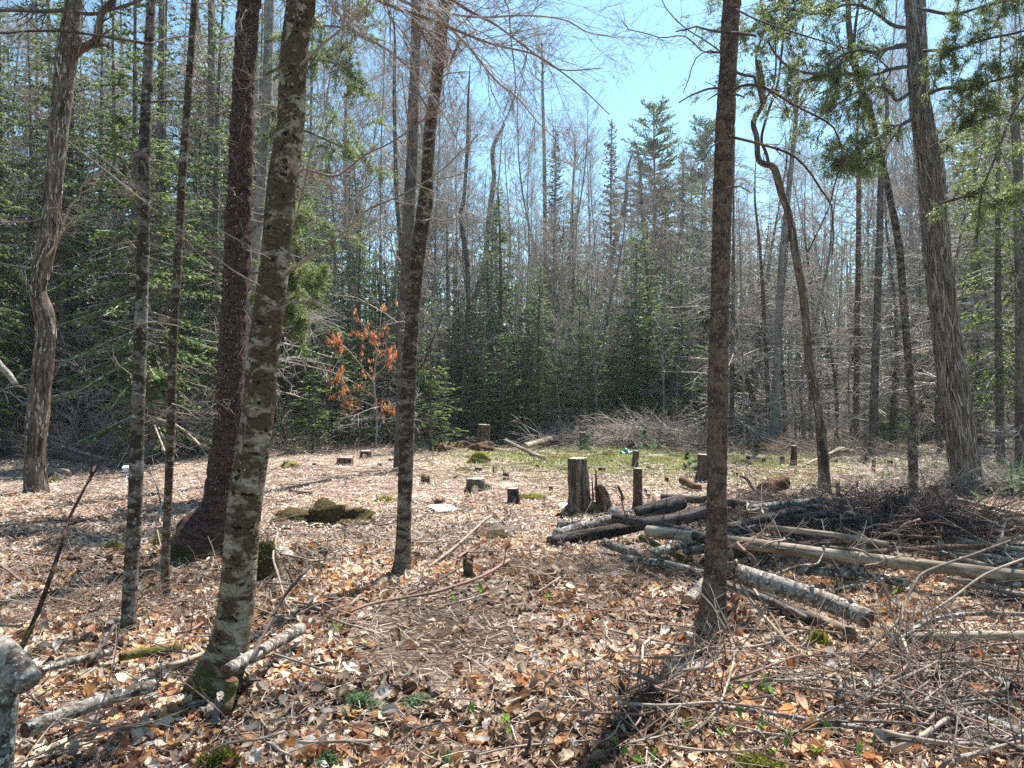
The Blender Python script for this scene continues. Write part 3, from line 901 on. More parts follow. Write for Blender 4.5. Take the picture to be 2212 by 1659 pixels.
for i, px in enumerate(np.linspace(620, 1580, 20)):
    plant(['snag', 'bare', 'thin', 'thin'][i % 4], jit(px), FR.uniform(24.5, 28), FR.uniform(520, 760), ['small dead twiggy edge tree', 'small leafless edge tree', 'thin leafless edge sapling', 'thin leafless edge sapling'][i % 4], 'small edge trees', wide=1.2)
for i, px in enumerate(np.linspace(980, 1560, 16)):
    plant('sapling', jit(px), FR.uniform(24, 27), FR.uniform(600, 860), 'leafy young edge fir', 'young edge firs', wide=1.6)
# the thinner wood behind the cedar
for i, px in enumerate(np.linspace(1600, 2620, 30)):
    plant('tall' if i % 2 else 'dense', jit(px), [30, 38, 47][i % 3] + FR.uniform(0, 4), topline(px) + FR.uniform(0, 260),
          'tall evergreen in open wood' if i % 2 else 'low branched evergreen in open wood', 'evergreens behind the old cedar' + (' low branched' if i % 2 == 0 else ''))
for i, px in enumerate(np.linspace(1580, 2500, 26)):
    plant('snag', jit(px), [21, 27, 34][i % 3] + FR.uniform(0, 4), FR.uniform(250, 600), 'trunk bristling with pale dead twigs', 'trunks with pale dead twigs behind the old cedar')
for i, px in enumerate(np.linspace(1570, 2600, 34)):
    plant('bare', jit(px), [28, 36, 45][i % 3] + FR.uniform(0, 4), FR.uniform(300, 460) if px < 1850 else FR.uniform(-200, 350),
          'grey leafless tree in open wood', 'leafless trees behind the old cedar')
for i, px in enumerate(np.linspace(1600, 2300, 12)):
    plant('thin', jit(px), FR.uniform(20, 30), FR.uniform(400, 560), 'slender leafless sapling in open wood', 'slender saplings behind the old cedar')
for px, d, top, w in [(2160, 18, 60, 1.1), (2240, 20, 60, 1.1), (2300, 19, 100, 1.0), (2120, 24, 150, 1.0), (1985, 27, 560, 1.0)]:
    plant('cedar' if px != 2120 else 'dense', px, d, top, 'leafy green evergreen', 'leafy evergreens behind the thick cedar trunk', wide=w)
# young firs along the edges
for px, d, top, v in [(640, 24, 770, 0), (676, 21, 720, 1), (725, 24, 700, 0), (770, 23, 760, 1), (842, 25, 720, 0), (930, 21, 640, 1), (960, 22.5, 800, 0), (985, 24, 850, 1),
                   (1085, 25, 740, 0), (1130, 26, 800, 1), (1165, 27, 640, 0), (1370, 27, 500, 0), (1385, 26, 780, 1), (1440, 27, 690, 0), (1335, 26, 800, 1),
                   (1300, 28, 620, 0), (1240, 27, 700, 0), (1500, 27, 640, 1), (1845, 24, 850, 0), (1925, 22, 820, 0), (1890, 25, 780, 1), (1990, 25, 760, 0),
                   (590, 22, 800, 0), (520, 24, 780, 1), (20, 20, 700, 0), (-40, 19, 640, 1), (180, 24, 700, 0), (60, 23, 830, 1), (1960, 19, 930, 1), (1600, 26, 780, 1), (1555, 25, 820, 0)]:
    plant('sapling', px, d, top, 'bright green young fir' if v else 'bluish green young fir',
          'young firs at the clearing edge, ' + ('bright' if v else 'bluish'), var=v, wide=1.5)
for i, px in enumerate(np.concatenate([np.linspace(-150, 700, 24), np.linspace(720, 2350, 46)])):
    d = (19 if px < 650 else 26 if px < 1500 else 23) + FR.uniform(-1, 6)
    plant('bush', jit(px, 18), d, FR.uniform(840, 905) , 'tangle of bare brown shoots', 'bare shoots along the forest edge', 'bush', wide=FR.uniform(1.2, 2))
# far wood as a mass of stems that nobody could count
fw = Geo(); rs = np.random.RandomState(5)
n = 900
d = rs.uniform(52, 85, n); x = rs.uniform(-1.15, 1.15, n) * d * .8
z = H(x, d); hh = rs.uniform(8, 15, n) * .82
segs(fw, np.stack([x, d, z], 1), np.stack([x + rs.normal(0, .5, n), d, z + hh], 1), rs.uniform(.05, .16, n), np.full(n, .03), 5, tint=np.array([.8, .75, .7]))
tag(link('far_wood_stems', fw.mesh('far_wood_stems', m_dark)), 'distant wood of countless stems beyond the forest edge', 'woods', kind='stuff')
ff = Geo()
S = np.stack([x, d, z], 1)
m = 9; idx = np.repeat(np.arange(n), m)
p = S[idx] + np.stack([rs.normal(0, 1.0, n * m), rs.normal(0, 1.0, n * m), rs.rand(n * m) * hh[idx]], 1)
dd = unit(np.stack([rs.normal(0, 1, n * m), rs.normal(0, 1, n * m), rs.normal(-.15, .25, n * m)], 1))
sprays(ff, p, dd, rs.uniform(.8, 2.0, n * m), rs, .2, .32, .12, GREENS['spruce'], False)
tag(link('far_wood_foliage', ff.mesh('far_wood_foliage', m_needle)), 'dim green foliage of the distant wood beyond the forest edge', 'woods', kind='stuff')

# ------------------------------------------------------------------ the trees that can be told apart, traced one by one
TR = np.random.RandomState(33)
def limb(root, base, pts, w0, w1, mat, levels=((7, .35, 40, .55), (3, .5, 40, .7)), n0=9, tw=.35, name='branch', sides=7, seed=0, wob=.16, up=0.02, d=None):
    """one bare branch: a traced main axis (px, py, depth) with its side twigs"""
    W = np.array([P(p[0], p[1], p[2]) for p in pts])
    dm = np.mean([p[2] for p in pts])
    g = Geo()
    r = np.linspace(w0, w1, len(pts)) / 2 / F * dm
    L = np.linalg.norm(np.diff(W, axis=0), axis=1).sum()
    C, R = tube(g, W, r, sides, max(6, int(L / .07)), .12, seed=seed)
    if n0:
        rs = np.random.RandomState(seed + 71)
        k = rs.randint(len(C) // 8, len(C) - 1, n0)
        T = unit(np.gradient(C, axis=0))[k]
        perp = unit(np.cross(T, rs.normal(0, 1, (n0, 3))))
        a = np.radians(rs.uniform(25, 60, n0))[:, None]
        D = T * np.cos(a) + perp * np.sin(a)
        q = grow(rs, C[k], D, L * tw * rs.uniform(.4, 1.1, n0), np.maximum(R[k] * .45, .0014), list(levels), 4, wob, up)
        segs(g, *q, 3)
    return link(name, g.mesh(name, mat, base), (0, 0, 0), root)

def dead_twigs(root, base, C, R, n, lo, hi, L0, L1, mat, seed, droop=-.05, r0=.004, levels=((4, .45, 45, .6), (2, .5, 45, .7)), name='dead_twigs', el=0.0):
    """dead side twigs all along a trunk between two heights"""
    rs = np.random.RandomState(seed)
    z = C[:, 2] - base[2]
    ks = np.where((z > lo) & (z < hi))[0]
    if not len(ks): return
    k = rs.choice(ks, n)
    az = rs.rand(n) * 6.28
    D = np.stack([np.cos(az), np.sin(az), rs.normal(el, .25, n)], 1)
    g = Geo()
    q = grow(rs, C[k] + D * R[k][:, None] * .7, D, rs.uniform(L0, L1, n), rs.uniform(.7, 1.3, n) * r0, list(levels), 4, .2, droop)
    segs(g, *q, 3)
    o = link(name, g.mesh(name, mat, base), (0, 0, 0), root)
    o['kind'] = 'stuff'
    return o

def traced(name, label, pts, mat, d=None, seed=0, sides=16, bump=.06, flare=.0, flare_h=.2, ridge=0, flake=0, extra=5.0, step=.06, crown=None, group=None, sink=.12, lobes=4, basept=None):
    """pts from the top down: (px, py, width)"""
    pb = pts[-1]
    base = at(pb[0], pb[1]) if d is None else np.array([(pb[0] - CX) / F * d, d, H1((pb[0] - CX) / F * d, d)])
    d = base[1]
    W = [P(p[0], p[1], d) for p in pts]
    r = [p[2] / 2 / F * d for p in pts]
    if abs(W[-1][2] - base[2]) < .3: W[-1][2] = base[2]
    W.append(np.array([W[-1][0], d, base[2] - sink])); r.append(r[-1] * 1.03)
    dirv = unit(W[0] - W[1]); dirv = unit(dirv * .6 + np.array([0, 0, .4]))
    vis = W[0].copy()
    if extra:
        top = W[0] + dirv * extra
        W.insert(0, (W[0] + top) / 2 + TR.normal(0, .05, 3)); r.insert(0, r[0] * .75)
        W.insert(0, top); r.insert(0, r[1] * .25)
    W = np.array(W)[::-1]; r = np.array(r)[::-1]
    base = np.array([base[0], base[1], base[2]])
    root = thing(name, label, 'tree', base, group)
    g = Geo()
    L = np.linalg.norm(np.diff(W, axis=0), axis=1).sum()
    C, R = tube(g, W, r, sides, int(L / step), bump, 9, ridge, flare, flare_h, lobes, seed, flake=flake)
    link('trunk', g.mesh('trunk', mat, base), (0, 0, 0), root)
    if mat is m_beech or mat is m_beech2 or mat is m_fir: flakes(root, base, C, R, 900, .006, .006, ((.09, .06, .035), (.05, .033, .02), (.30, .27, .20)), seed, zmax=5, out=1.025, curl=.8)
    if crown and extra:
        nb, Lc, lv, cm, el = crown
        rs = np.random.RandomState(seed + 400)
        ks = np.where(C[:, 2] > vis[2] + .4)[0]
        k = rs.choice(ks, nb); az = rs.rand(nb) * 6.28
        e = np.radians(el + rs.normal(0, 10, nb))
        D = np.stack([np.cos(az) * np.cos(e), np.sin(az) * np.cos(e), np.sin(e)], 1)
        g = Geo()
        q = grow(rs, C[k], D, Lc * rs.uniform(.5, 1.2, nb), R[k] * .45, lv, 4, .14, .03)
        segs(g, *q, 3)
        link('crown', g.mesh('crown', cm, base), (0, 0, 0), root)
    return root, base, C, R, d

LV = [(6, .5, 40, .55), (5, .5, 38, .65)]
def flakes(root, base, C, R, n, w, h, tint, seed, name='bark_flakes', mat=None, zmax=99, out=1.0, curl=.3):
    rs = np.random.RandomState(seed)
    k0 = np.where(C[:, 2] < zmax)[0]
    k = rs.choice(k0[1:], n)
    T, N1, N2 = frames(C)
    th = rs.rand(n) * 6.28
    nr = N1[k] * np.cos(th)[:, None] + N2[k] * np.sin(th)[:, None]
    t = unit(T[k] + rs.normal(0, .12, (n, 3))); sd = unit(np.cross(t, nr))
    cl = vn(np.stack([np.cos(th) * 2.5, np.sin(th) * 2.5, C[k][:, 2] * 5], 1), seed) > .42
    k, nr, t, sd = k[cl], nr[cl], t[cl], sd[cl]; n = int(cl.sum())
    c = C[k] + nr * (R[k] * out)[:, None] + T[k] * rs.uniform(-.02, .02, n)[:, None]
    ww = (w * rs.uniform(.5, 1.5, n))[:, None]; hh = (h * rs.uniform(.5, 1.5, n))[:, None]
    lf = rs.uniform(.1, 1, n)[:, None] * w * curl
    e = rs.choice([-1, 1], n)[:, None]
    V = np.stack([c - sd * ww - t * hh * .8, c + sd * ww * .8 - t * hh + nr * lf * .5, c + sd * ww * .6 + t * hh + nr * lf * (e > 0), c - sd * ww * .7 + t * hh * .9 + nr * lf], 1)
    g = Geo()
    cc = np.array(tint)[rs.randint(0, len(tint), n)] * rs.uniform(.7, 1.2, (n, 1))
    g.add(V.reshape(-1, 3), np.arange(n * 4).reshape(-1, 4), tint=np.repeat(cc, 4, 0))
    o = link(name, g.mesh(name, mat or m_flake, base), (0, 0, 0), root); o['kind'] = 'stuff'
    return o

# 1 the big pale beech
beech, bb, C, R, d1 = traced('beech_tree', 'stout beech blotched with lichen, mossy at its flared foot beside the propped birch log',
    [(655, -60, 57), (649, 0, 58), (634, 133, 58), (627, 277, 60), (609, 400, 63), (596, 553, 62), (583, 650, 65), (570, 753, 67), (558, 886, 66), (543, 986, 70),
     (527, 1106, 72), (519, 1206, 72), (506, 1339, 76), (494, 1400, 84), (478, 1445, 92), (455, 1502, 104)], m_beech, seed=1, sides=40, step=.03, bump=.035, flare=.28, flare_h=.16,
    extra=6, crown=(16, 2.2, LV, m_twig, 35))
def near_limb(*a, **k): return limb(*a, **k)
limb(beech, bb, [(560, 616, 3.9), (517, 593, 3.8), (463, 553, 3.7), (330, 450, 3.5), (230, 370, 3.4), (140, 300, 3.3), (33, 213, 3.2)], 5, 2, m_stick, seed=11, n0=9, tw=.2)
limb(beech, bb, [(585, 560, 3.9), (533, 528, 3.8), (460, 490, 3.7), (407, 463, 3.6), (320, 420, 3.4), (233, 352, 3.3), (170, 300, 3.2)], 3.5, 1.6, m_stick, seed=12, n0=8, tw=.2)
limb(beech, bb, [(640, 375, 3.9), (658, 365, 3.85), (707, 380, 3.8), (731, 379, 3.75), (756, 361, 3.7), (791, 333, 3.7), (843, 309, 3.6), (900, 270, 3.6), (960, 215, 3.5)], 7, 2.5, m_twig_red, seed=13, n0=12, tw=.3)
limb(beech, bb, [(612, 598, 3.9), (648, 569, 3.85), (672, 551, 3.8), (721, 518, 3.8), (745, 497, 3.75), (790, 455, 3.7), (820, 441, 3.7), (870, 420, 3.6), (934, 383, 3.5), (970, 353, 3.5), (1034, 290, 3.4)], 8, 2.5, m_stick, seed=14, n0=20, tw=.2)
limb(beech, bb, [(630, 495, 3.9), (644, 452, 3.85), (655, 410, 3.8), (665, 358, 3.8), (672, 325, 3.7), (700, 250, 3.7), (712, 170, 3.6), (740, 80, 3.6), (748, -20, 3.5)], 4.5, 2.5, m_stick, seed=15, n0=12, tw=.2)
limb(beech, bb, [(650, 140, 3.95), (668, 122, 3.9), (700, 92, 3.9), (740, 62, 3.8), (790, 15, 3.8), (830, -50, 3.7)], 7, 4, m_stick, seed=16, n0=8, tw=.3)
limb(beech, bb, [(585, 742, 4.0), (600, 731, 3.93), (622, 722, 3.9), (647, 703, 3.85)], 6, 4, m_twig_dark, seed=17, n0=0)
limb(beech, bb, [(600, 668, 3.95), (640, 650, 3.9), (690, 655, 3.9), (730, 680, 3.85), (760, 690, 3.8)], 4, 2, m_stick, seed=18, n0=10, tw=.25)
limb(beech, bb, [(530, 900, 3.95), (528, 940, 3.85), (525, 960, 3.8)], 3, 2, m_twig_dark, seed=19, n0=3)
for i, pts in enumerate([
    [(660, -190, 4.0), (740, -90, 4.3), (867, 0, 4.7), (950, 25, 4.9), (1037, 37, 5.1), (1137, 33, 5.3), (1220, 43, 5.5), (1270, 70, 5.6), (1337, 82, 5.7)],
    [(660, -160, 4.0), (730, -70, 4.3), (817, 0, 4.6), (944, 47, 4.9), (990, 67, 5.0), (1070, 97, 5.2), (1153, 117, 5.4), (1210, 153, 5.5), (1260, 193, 5.6), (1317, 248, 5.7)],
    [(664, -260, 4.0), (850, -70, 4.6), (970, 57, 5.1), (1020, 110, 5.3), (1070, 173, 5.5), (1120, 213, 5.6), (1160, 262, 5.7), (1200, 300, 5.8)],
    [(664, -300, 4.0), (860, -90, 4.8), (997, 13, 5.3), (1070, 53, 5.5), (1147, 110, 5.7), (1210, 150, 5.8), (1303, 147, 5.9)],
    [(660, -120, 4.0), (700, -20, 4.2), (760, 60, 4.4), (840, 110, 4.6), (905, 170, 4.8), (960, 250, 5.0), (1000, 330, 5.1)],
    [(664, -320, 4.0), (800, -180, 5.0), (1000, -60, 5.8), (1090, 0, 6.0), (1103, 80, 6.0), (1113, 167, 6.0), (1110, 217, 6.0), (1087, 267, 6.0)]]):
    limb(beech, bb, pts, 9 if i < 5 else 5, 2.2, m_twig_red if i % 2 else m_twig, seed=30 + i, n0=26, tw=.27, levels=((8, .42, 38, .55), (4, .5, 38, .75)), up=-.01)

# 2 the dark spruce behind it
spr, sb, C, R, d2 = traced('spruce_tree', 'thick dark flaky barked spruce with a wide mossy root flare, right behind the blotched beech',
    [(540, -60, 46), (537, 0, 47), (527, 167, 47), (521, 333, 51), (513, 553, 53), (502, 720, 55), (494, 886, 55), (484, 986, 58), (474, 1075, 68), (462, 1120, 88), (446, 1155, 118), (438, 1200, 132)],
    m_spruce, seed=2, sides=36, step=.03, bump=.05, flare=.75, flare_h=.2, flake=.10, extra=7, crown=(40, 1.7, [(6, .4, 50, .6), (4, .5, 45, .7)], m_twig, -5), lobes=3)
flakes(spr, sb, C, R, 6500, .005, .008, ((.13, .09, .08), (.10, .055, .045), (.06, .034, .028), (.26, .22, .21), (.08, .05, .04)), 1, zmax=5, out=1.03, curl=1.2)
dead_twigs(spr, sb, C, R, 34, 1.3, 5.5, .3, .9, m_stick, 21, .02, .0045)
dead_twigs(spr, sb, C, R, 26, 3.2, 6.5, .6, 1.5, m_stick, 22, -.02, .006, ((6, .45, 45, .6), (3, .5, 45, .7)))
# 3, 4 the two slender trees beside them
fir, fb, C, R, d3 = traced('fir_tree', 'straight slender fir with grey and brown blotched bark, between the crooked tree and the spruce',
    [(328, -60, 19), (327, 0, 19), (319, 167, 22), (312, 333, 25), (309, 553, 25), (304, 720, 27), (298, 886, 28), (291, 1106, 29), (285, 1206, 30), (279, 1306, 30), (278, 1362, 35)],
    m_fir, seed=3, sides=24, step=.03, bump=.04, flare=.25, flare_h=.08, extra=4, crown=(20, 1.2, [(5, .45, 45, .6), (3, .5, 40, .7)], m_twig, 10))
dead_twigs(fir, fb, C, R, 18, 1.2, 5, .12, .5, m_stick, 31, .0, .003, ((3, .45, 45, .6),))
limb(fir, fb, [(322, 95, 5.0), (213, 77, 4.9), (130, 67, 4.8), (60, 67, 4.7), (0, 72, 4.6), (-60, 60, 4.6)], 7, 4, m_twig_dark, seed=41, n0=9, tw=.3)
limb(fir, fb, [(322, 95, 5.0), (345, 88, 5.2), (380, 80, 5.4), (425, 78, 5.6)], 5, 2, m_twig_dark, seed=42, n0=6, tw=.4)
limb(fir, fb, [(320, 222, 5.0), (350, 218, 5.1), (400, 219, 5.2), (465, 220, 5.3)], 4, 2, m_twig_dark, seed=43, n0=6, tw=.4)
limb(fir, fb, [(306, 700, 5.0), (330, 695, 4.95), (360, 700, 4.9), (385, 704, 4.9), (402, 712, 4.9)], 4.5, 2, m_stick, seed=44, n0=4, tw=.3)
limb(fir, fb, [(310, 355, 5.1), (330, 400, 5.2), (353, 350, 5.2), (285, 360, 5.2), (235, 375, 5.2)], 3, 1.5, m_twig_dark, seed=45, n0=4, tw=.3)
slim, lb_, C, R, d4 = traced('fir_tree', 'thinnest slim trunk near the beech, brown banded, its foot curving into a root',
    [(422, -60, 13), (420, 0, 13), (409, 167, 15), (397, 333, 17), (385, 553, 17), (375, 720, 17), (370, 886, 18), (362, 1106, 17), (357, 1206, 18), (359, 1270, 18), (365, 1305, 20)],
    m_beech2, seed=4, sides=20, step=.03, bump=.05, flare=.15, flare_h=.06, extra=3.5, crown=(16, 1.0, [(5, .45, 45, .6), (3, .5, 40, .7)], m_twig, 10))
dead_twigs(slim, lb_, C, R, 14, 1.0, 5, .12, .5, m_stick, 51, .0, .003, ((3, .45, 45, .6),))
limb(slim, lb_, [(363, 1300, d4), (385, 1330, d4 - .15), (400, 1346, d4 - .3), (440, 1389, d4 - .75), (470, 1408, d4 - 1.1), (497, 1432, d4 - 1.35)], 13, 5, m_mossbark, seed=52, n0=5, tw=.3, name='root')
limb(slim, lb_, [(371, 872, d4), (395, 880, 5.2), (412, 892, 5.1), (424, 905, 5.1)], 3.5, 2, m_stick, seed=53, n0=3)
limb(slim, lb_, [(375, 640, d4), (395, 640, 5.3), (418, 637, 5.2)], 3, 2, m_twig_dark, seed=54, n0=3)
# 5 the crooked tree
crk, cb, C, R, d5 = traced('crooked_tree', 'old shaggy barked tree bent like a snake, with one thick forked upper limb',
    [(164, -60, 33), (161, 0, 35), (147, 100, 45), (139, 167, 42), (130, 250, 38), (122, 333, 37), (106, 500, 35), (95, 553, 38), (84, 610, 33), (83, 640, 34), (94, 675, 39), (99, 720, 38), (93, 790, 40),
     (83, 886, 43), (75, 986, 41), (79, 1066, 44)], m_old, seed=5, sides=32, step=.05, bump=.06, ridge=.05, flare=.25, extra=5, crown=(18, 2.4, LV, m_twig, 30))
flakes(crk, cb, C, R, 1500, .010, .05, ((.24, .19, .145), (.14, .10, .075), (.40, .37, .33)), 2, 'bark_strips', zmax=9, out=1.02, curl=1.0)
limb(crk, cb, [(150, 125, d5), (172, 108, d5), (190, 98, d5 - .2), (208, 86, d5 - .3), (214, 55, d5 - .4), (222, 25, d5 - .4), (240, 5, d5 - .5), (270, -40, d5 - .6)], 22, 11, m_old, seed=61, n0=10, sides=12)
limb(crk, cb, [(205, 90, d5 - .3), (225, 97, d5 - .3), (240, 104, d5 - .3)], 12, 6, m_old, seed=62, n0=2)
limb(crk, cb, [(150, 20, d5), (90, 25, d5 - .3), (30, 22, d5 - .5), (-40, 25, d5 - .8)], 10, 6, m_twig_dark, seed=63, n0=12, tw=.3)
limb(crk, cb, [(160, 25, d5), (200, 30, d5 - .3), (260, 15, d5 - .5), (330, -10, d5 - .8)], 9, 5, m_twig_dark, seed=64, n0=12, tw=.3)
limb(crk, cb, [(96, 560, d5), (125, 520, d5 - .5), (150, 450, d5 - .9), (172, 425, d5 - 1), (178, 400, d5 - 1), (220, 370, d5 - 1.2)], 6, 3, m_stick, seed=65, n0=10, tw=.35)
limb(crk, cb, [(98, 470, d5), (60, 478, d5 - .3), (0, 480, d5 - .5), (-40, 485, d5 - .6)], 5, 3, m_stick, seed=66, n0=8, tw=.3)
# 6 the centre beech
mid, mb, C, R, d6 = traced('beech_tree', 'slim beech with brown blotched upper bark and pale smooth foot, standing alone',
    [(966, -50, 26), (962, 0, 27), (951, 100, 25), (942, 180, 25), (935, 233, 25), (926, 320, 26), (923, 390, 27), (919, 440, 33), (913, 475, 31), (903, 553, 30), (893, 660, 29), (889, 720, 30), (884, 800, 31), (880, 886, 32),
     (877, 1000, 32), (873, 1106, 31), (871, 1190, 35), (868, 1222, 38), (864, 1246, 42)], m_beech2, seed=6, sides=30, step=.03, bump=.05, flare=.3, flare_h=.08, extra=5, crown=(16, 1.8, LV, m_twig, 35))
limb(mid, mb, [(928, 392, 6.5), (950, 386, 6.4), (984, 380, 6.3), (1010, 368, 6.3), (1032, 357, 6.3)], 4, 2, m_stick, seed=71, n0=3)
limb(mid, mb, [(912, 478, 6.5), (936, 473, 6.4), (956, 478, 6.3), (980, 474, 6.3), (996, 464, 6.3)], 4, 2, m_stick, seed=72, n0=5)
limb(mid, mb, [(926, 236, 6.5), (904, 200, 6.4), (897, 170, 6.4), (888, 120, 6.3), (870, 80, 6.3), (885, 60, 6.2), (905, 50, 6.2)], 4.5, 2, m_stick, seed=73, n0=8)
limb(mid, mb, [(912, 405, 6.5), (893, 375, 6.4), (880, 333, 6.4), (881, 267, 6.3), (873, 200, 6.3), (867, 150, 6.3)], 4.5, 2, m_stick, seed=74, n0=8)
limb(mid, mb, [(896, 808, 6.5), (915, 785, 6.4), (927, 753, 6.3), (945, 710, 6.3), (964, 670, 6.3), (985, 648, 6.2)], 4, 2, m_twig_dark, seed=75, n0=6, tw=.25)
limb(mid, mb, [(922, 735, 6.4), (945, 715, 6.35), (965, 710, 6.3)], 2.6, 1.5, m_stick, seed=76, n0=3)
limb(mid, mb, [(950, 170, 6.5), (965, 160, 6.5), (1000, 155, 6.5), (1015, 155, 6.5)], 4, 2, m_stick, seed=77, n0=4)
limb(mid, mb, [(945, 165, 6.6), (965, 145, 6.8), (985, 108, 7), (995, 85, 7), (1030, 66, 7.2)], 9, 4, m_twig_red, seed=78, n0=10)
g = Geo()
for i in range(5):
    pass
# 7 the ringed spruce
rsp, rb, C, R, d7 = traced('spruce_tree', 'straight dark ringed spruce standing in front of the log pile',
    [(1582, -60, 37), (1580, 0, 37), (1572, 167, 38), (1564, 333, 42), (1557, 553, 38), (1553, 720, 40), (1550, 886, 43), (1548, 1106, 43), (1547, 1206, 47), (1543, 1270, 51), (1538, 1330, 60), (1534, 1372, 68)],
    m_spruce2, seed=7, sides=36, step=.022, bump=.04, flare=.55, flare_h=.12, flake=.05, extra=5, crown=(12, 1.1, [(5, .4, 50, .6), (2, .5, 45, .7)], m_twig, -5))
flakes(rsp, rb, C, R, 3600, .0035, .006, ((.26, .21, .17), (.12, .08, .055), (.06, .04, .03)), 4, zmax=5, out=1.02, curl=1.2)
dead_twigs(rsp, rb, C, R, 60, .4, 5, .02, .07, m_twig_dark, 81, 0, .002, ((2, .5, 40, .7),), el=.2)
D7 = [([(1580, 195, 5.0), (1600, 186, 4.95), (1618, 183, 4.9), (1655, 190, 4.9), (1708, 223, 4.9), (1775, 257, 4.85), (1802, 277, 4.8), (1817, 317, 4.8), (1818, 350, 4.8), (1802, 400, 4.8), (1790, 450, 4.8), (1745, 545, 4.8)], 7, 2.5, 12),
      ([(1575, 296, 5.0), (1590, 298, 4.95), (1648, 313, 4.9), (1708, 333, 4.85), (1748, 370, 4.8), (1775, 413, 4.8), (1795, 440, 4.8), (1800, 500, 4.8), (1798, 550, 4.8)], 7.5, 2.5, 9),
      ([(1575, 150, 5.0), (1608, 163, 4.95), (1633, 168, 4.9), (1638, 190, 4.9), (1642, 215, 4.9), (1648, 232, 4.9), (1637, 250, 4.9)], 7, 5, 3),
      ([(1565, 190, 5.0), (1535, 191, 4.9), (1515, 197, 4.8), (1490, 207, 4.8), (1466, 222, 4.8)], 6, 3, 3),
      ([(1560, 198, 5.0), (1545, 205, 4.9), (1527, 217, 4.9)], 5, 2, 0),
      ([(1575, 202, 5.0), (1598, 206, 4.9), (1609, 211, 4.9)], 6, 3, 0),
      ([(1575, 72, 5.0), (1600, 73, 4.9), (1633, 77, 4.9)], 9, 6, 1),
      ([(1570, 70, 5.0), (1545, 68, 4.9), (1520, 62, 4.8), (1508, 56, 4.8), (1475, 66, 4.7), (1460, 68, 4.7)], 6, 3, 6),
      ([(1567, 120, 5.0), (1530, 92, 4.8), (1497, 72, 4.7), (1470, 52, 4.6), (1440, 20, 4.5), (1425, -10, 4.5)], 3.5, 2, 12),
      ([(1567, 112, 5.0), (1520, 112, 4.9), (1480, 78, 4.8), (1430, 82, 4.7), (1400, 73, 4.6), (1353, 62, 4.6), (1343, 45, 4.6)], 3.2, 1.8, 12),
      ([(1567, 118, 5.0), (1530, 110, 4.9), (1500, 130, 4.8), (1490, 165, 4.8), (1476, 200, 4.8)], 3, 1.6, 8),
      ([(1570, 405, 5.0), (1600, 403, 4.9), (1612, 410, 4.9), (1622, 416, 4.9)], 3.5, 2, 2),
      ([(1560, 300, 5.0), (1535, 320, 4.9), (1520, 345, 4.8), (1500, 350, 4.8)], 3.5, 1.6, 5),
      ([(1590, 20, 5.0), (1640, 45, 4.9), (1722, 72, 4.8), (1780, 90, 4.8), (1835, 107, 4.8)], 4.5, 2.5, 8),
      ([(1535, 880, 5.0), (1526, 900, 4.9), (1520, 935, 4.85)], 5, 2, 2)]
for i, (p, a, b, n) in enumerate(D7):
    limb(rsp, rb, p, a, b, m_twig_dark if i > 1 else m_rotten, seed=90 + i, n0=n, tw=.22, levels=((3, .45, 40, .6),), wob=.2)
# 8 crooked thin tree behind
cr2, c2b, C, R, d8 = traced('bare_tree', 'thin bare tree with a sharp elbow high up, beside the ringed spruce',
    [(1640, 130, 8), (1650, 215, 9), (1628, 262, 12), (1635, 300, 12), (1638, 343, 13), (1652, 355, 14), (1672, 363, 15), (1688, 417, 15), (1705, 467, 16), (1719, 553, 17), (1737, 653, 17), (1748, 786, 17), (1757, 830, 19), (1768, 886, 18), (1778, 986, 23), (1781, 1066, 26)],
    m_old, seed=8, sides=18, step=.05, bump=.10, flare=.35, extra=0)
limb(cr2, c2b, [(1662, 360, d8), (1655, 330, d8), (1645, 300, d8), (1660, 240, d8), (1680, 180, d8), (1690, 100, d8), (1692, 40, d8), (1700, -30, d8)], 8, 3, m_twig_dark, seed=121, n0=10, tw=.2)
limb(cr2, c2b, [(1652, 218, d8), (1640, 180, d8), (1634, 120, d8), (1650, 60, d8), (1640, -20, d8)], 7, 4, m_twig_dark, seed=122, n0=6, tw=.2)
limb(cr2, c2b, [(1650, 218, d8), (1672, 180, d8 + .2), (1676, 110, d8 + .3), (1668, 50, d8 + .3)], 5, 3, m_twig_dark, seed=123, n0=6, tw=.2)
dead_twigs(cr2, c2b, C, R, 16, 1.5, 7, .2, .8, m_twig, 124, 0, .005)
# 9 thin dark tree
thn, tb, C, R, d9 = traced('leaning_tree', 'slender dark patchy tree with a swollen knot high up, leaning beside the old cedar',
    [(1828, -50, 10), (1832, 0, 10), (1834, 60, 12), (1840, 100, 12), (1848, 150, 14), (1862, 200, 15), (1872, 222, 26), (1877, 240, 17), (1895, 300, 14), (1905, 350, 14), (1917, 400, 14), (1942, 533, 15), (1952, 653, 15), (1963, 786, 15),
     (1972, 880, 15), (1977, 903, 20), (1971, 930, 15), (1972, 986, 18), (1974, 1070, 20)], m_fir, seed=9, sides=18, step=.05, bump=.09, flare=.2, extra=2)
limb(thn, tb, [(1870, 212, d9), (1862, 180, d9), (1855, 150, d9), (1852, 140, d9), (1845, 100, d9 - .2), (1850, 40, d9 - .2), (1860, -20, d9 - .2)], 9, 5, m_fir, seed=131, n0=4, sides=10)
dead_twigs(thn, tb, C, R, 30, 2, 7, .2, .9, m_twig, 132, -.02, .005)
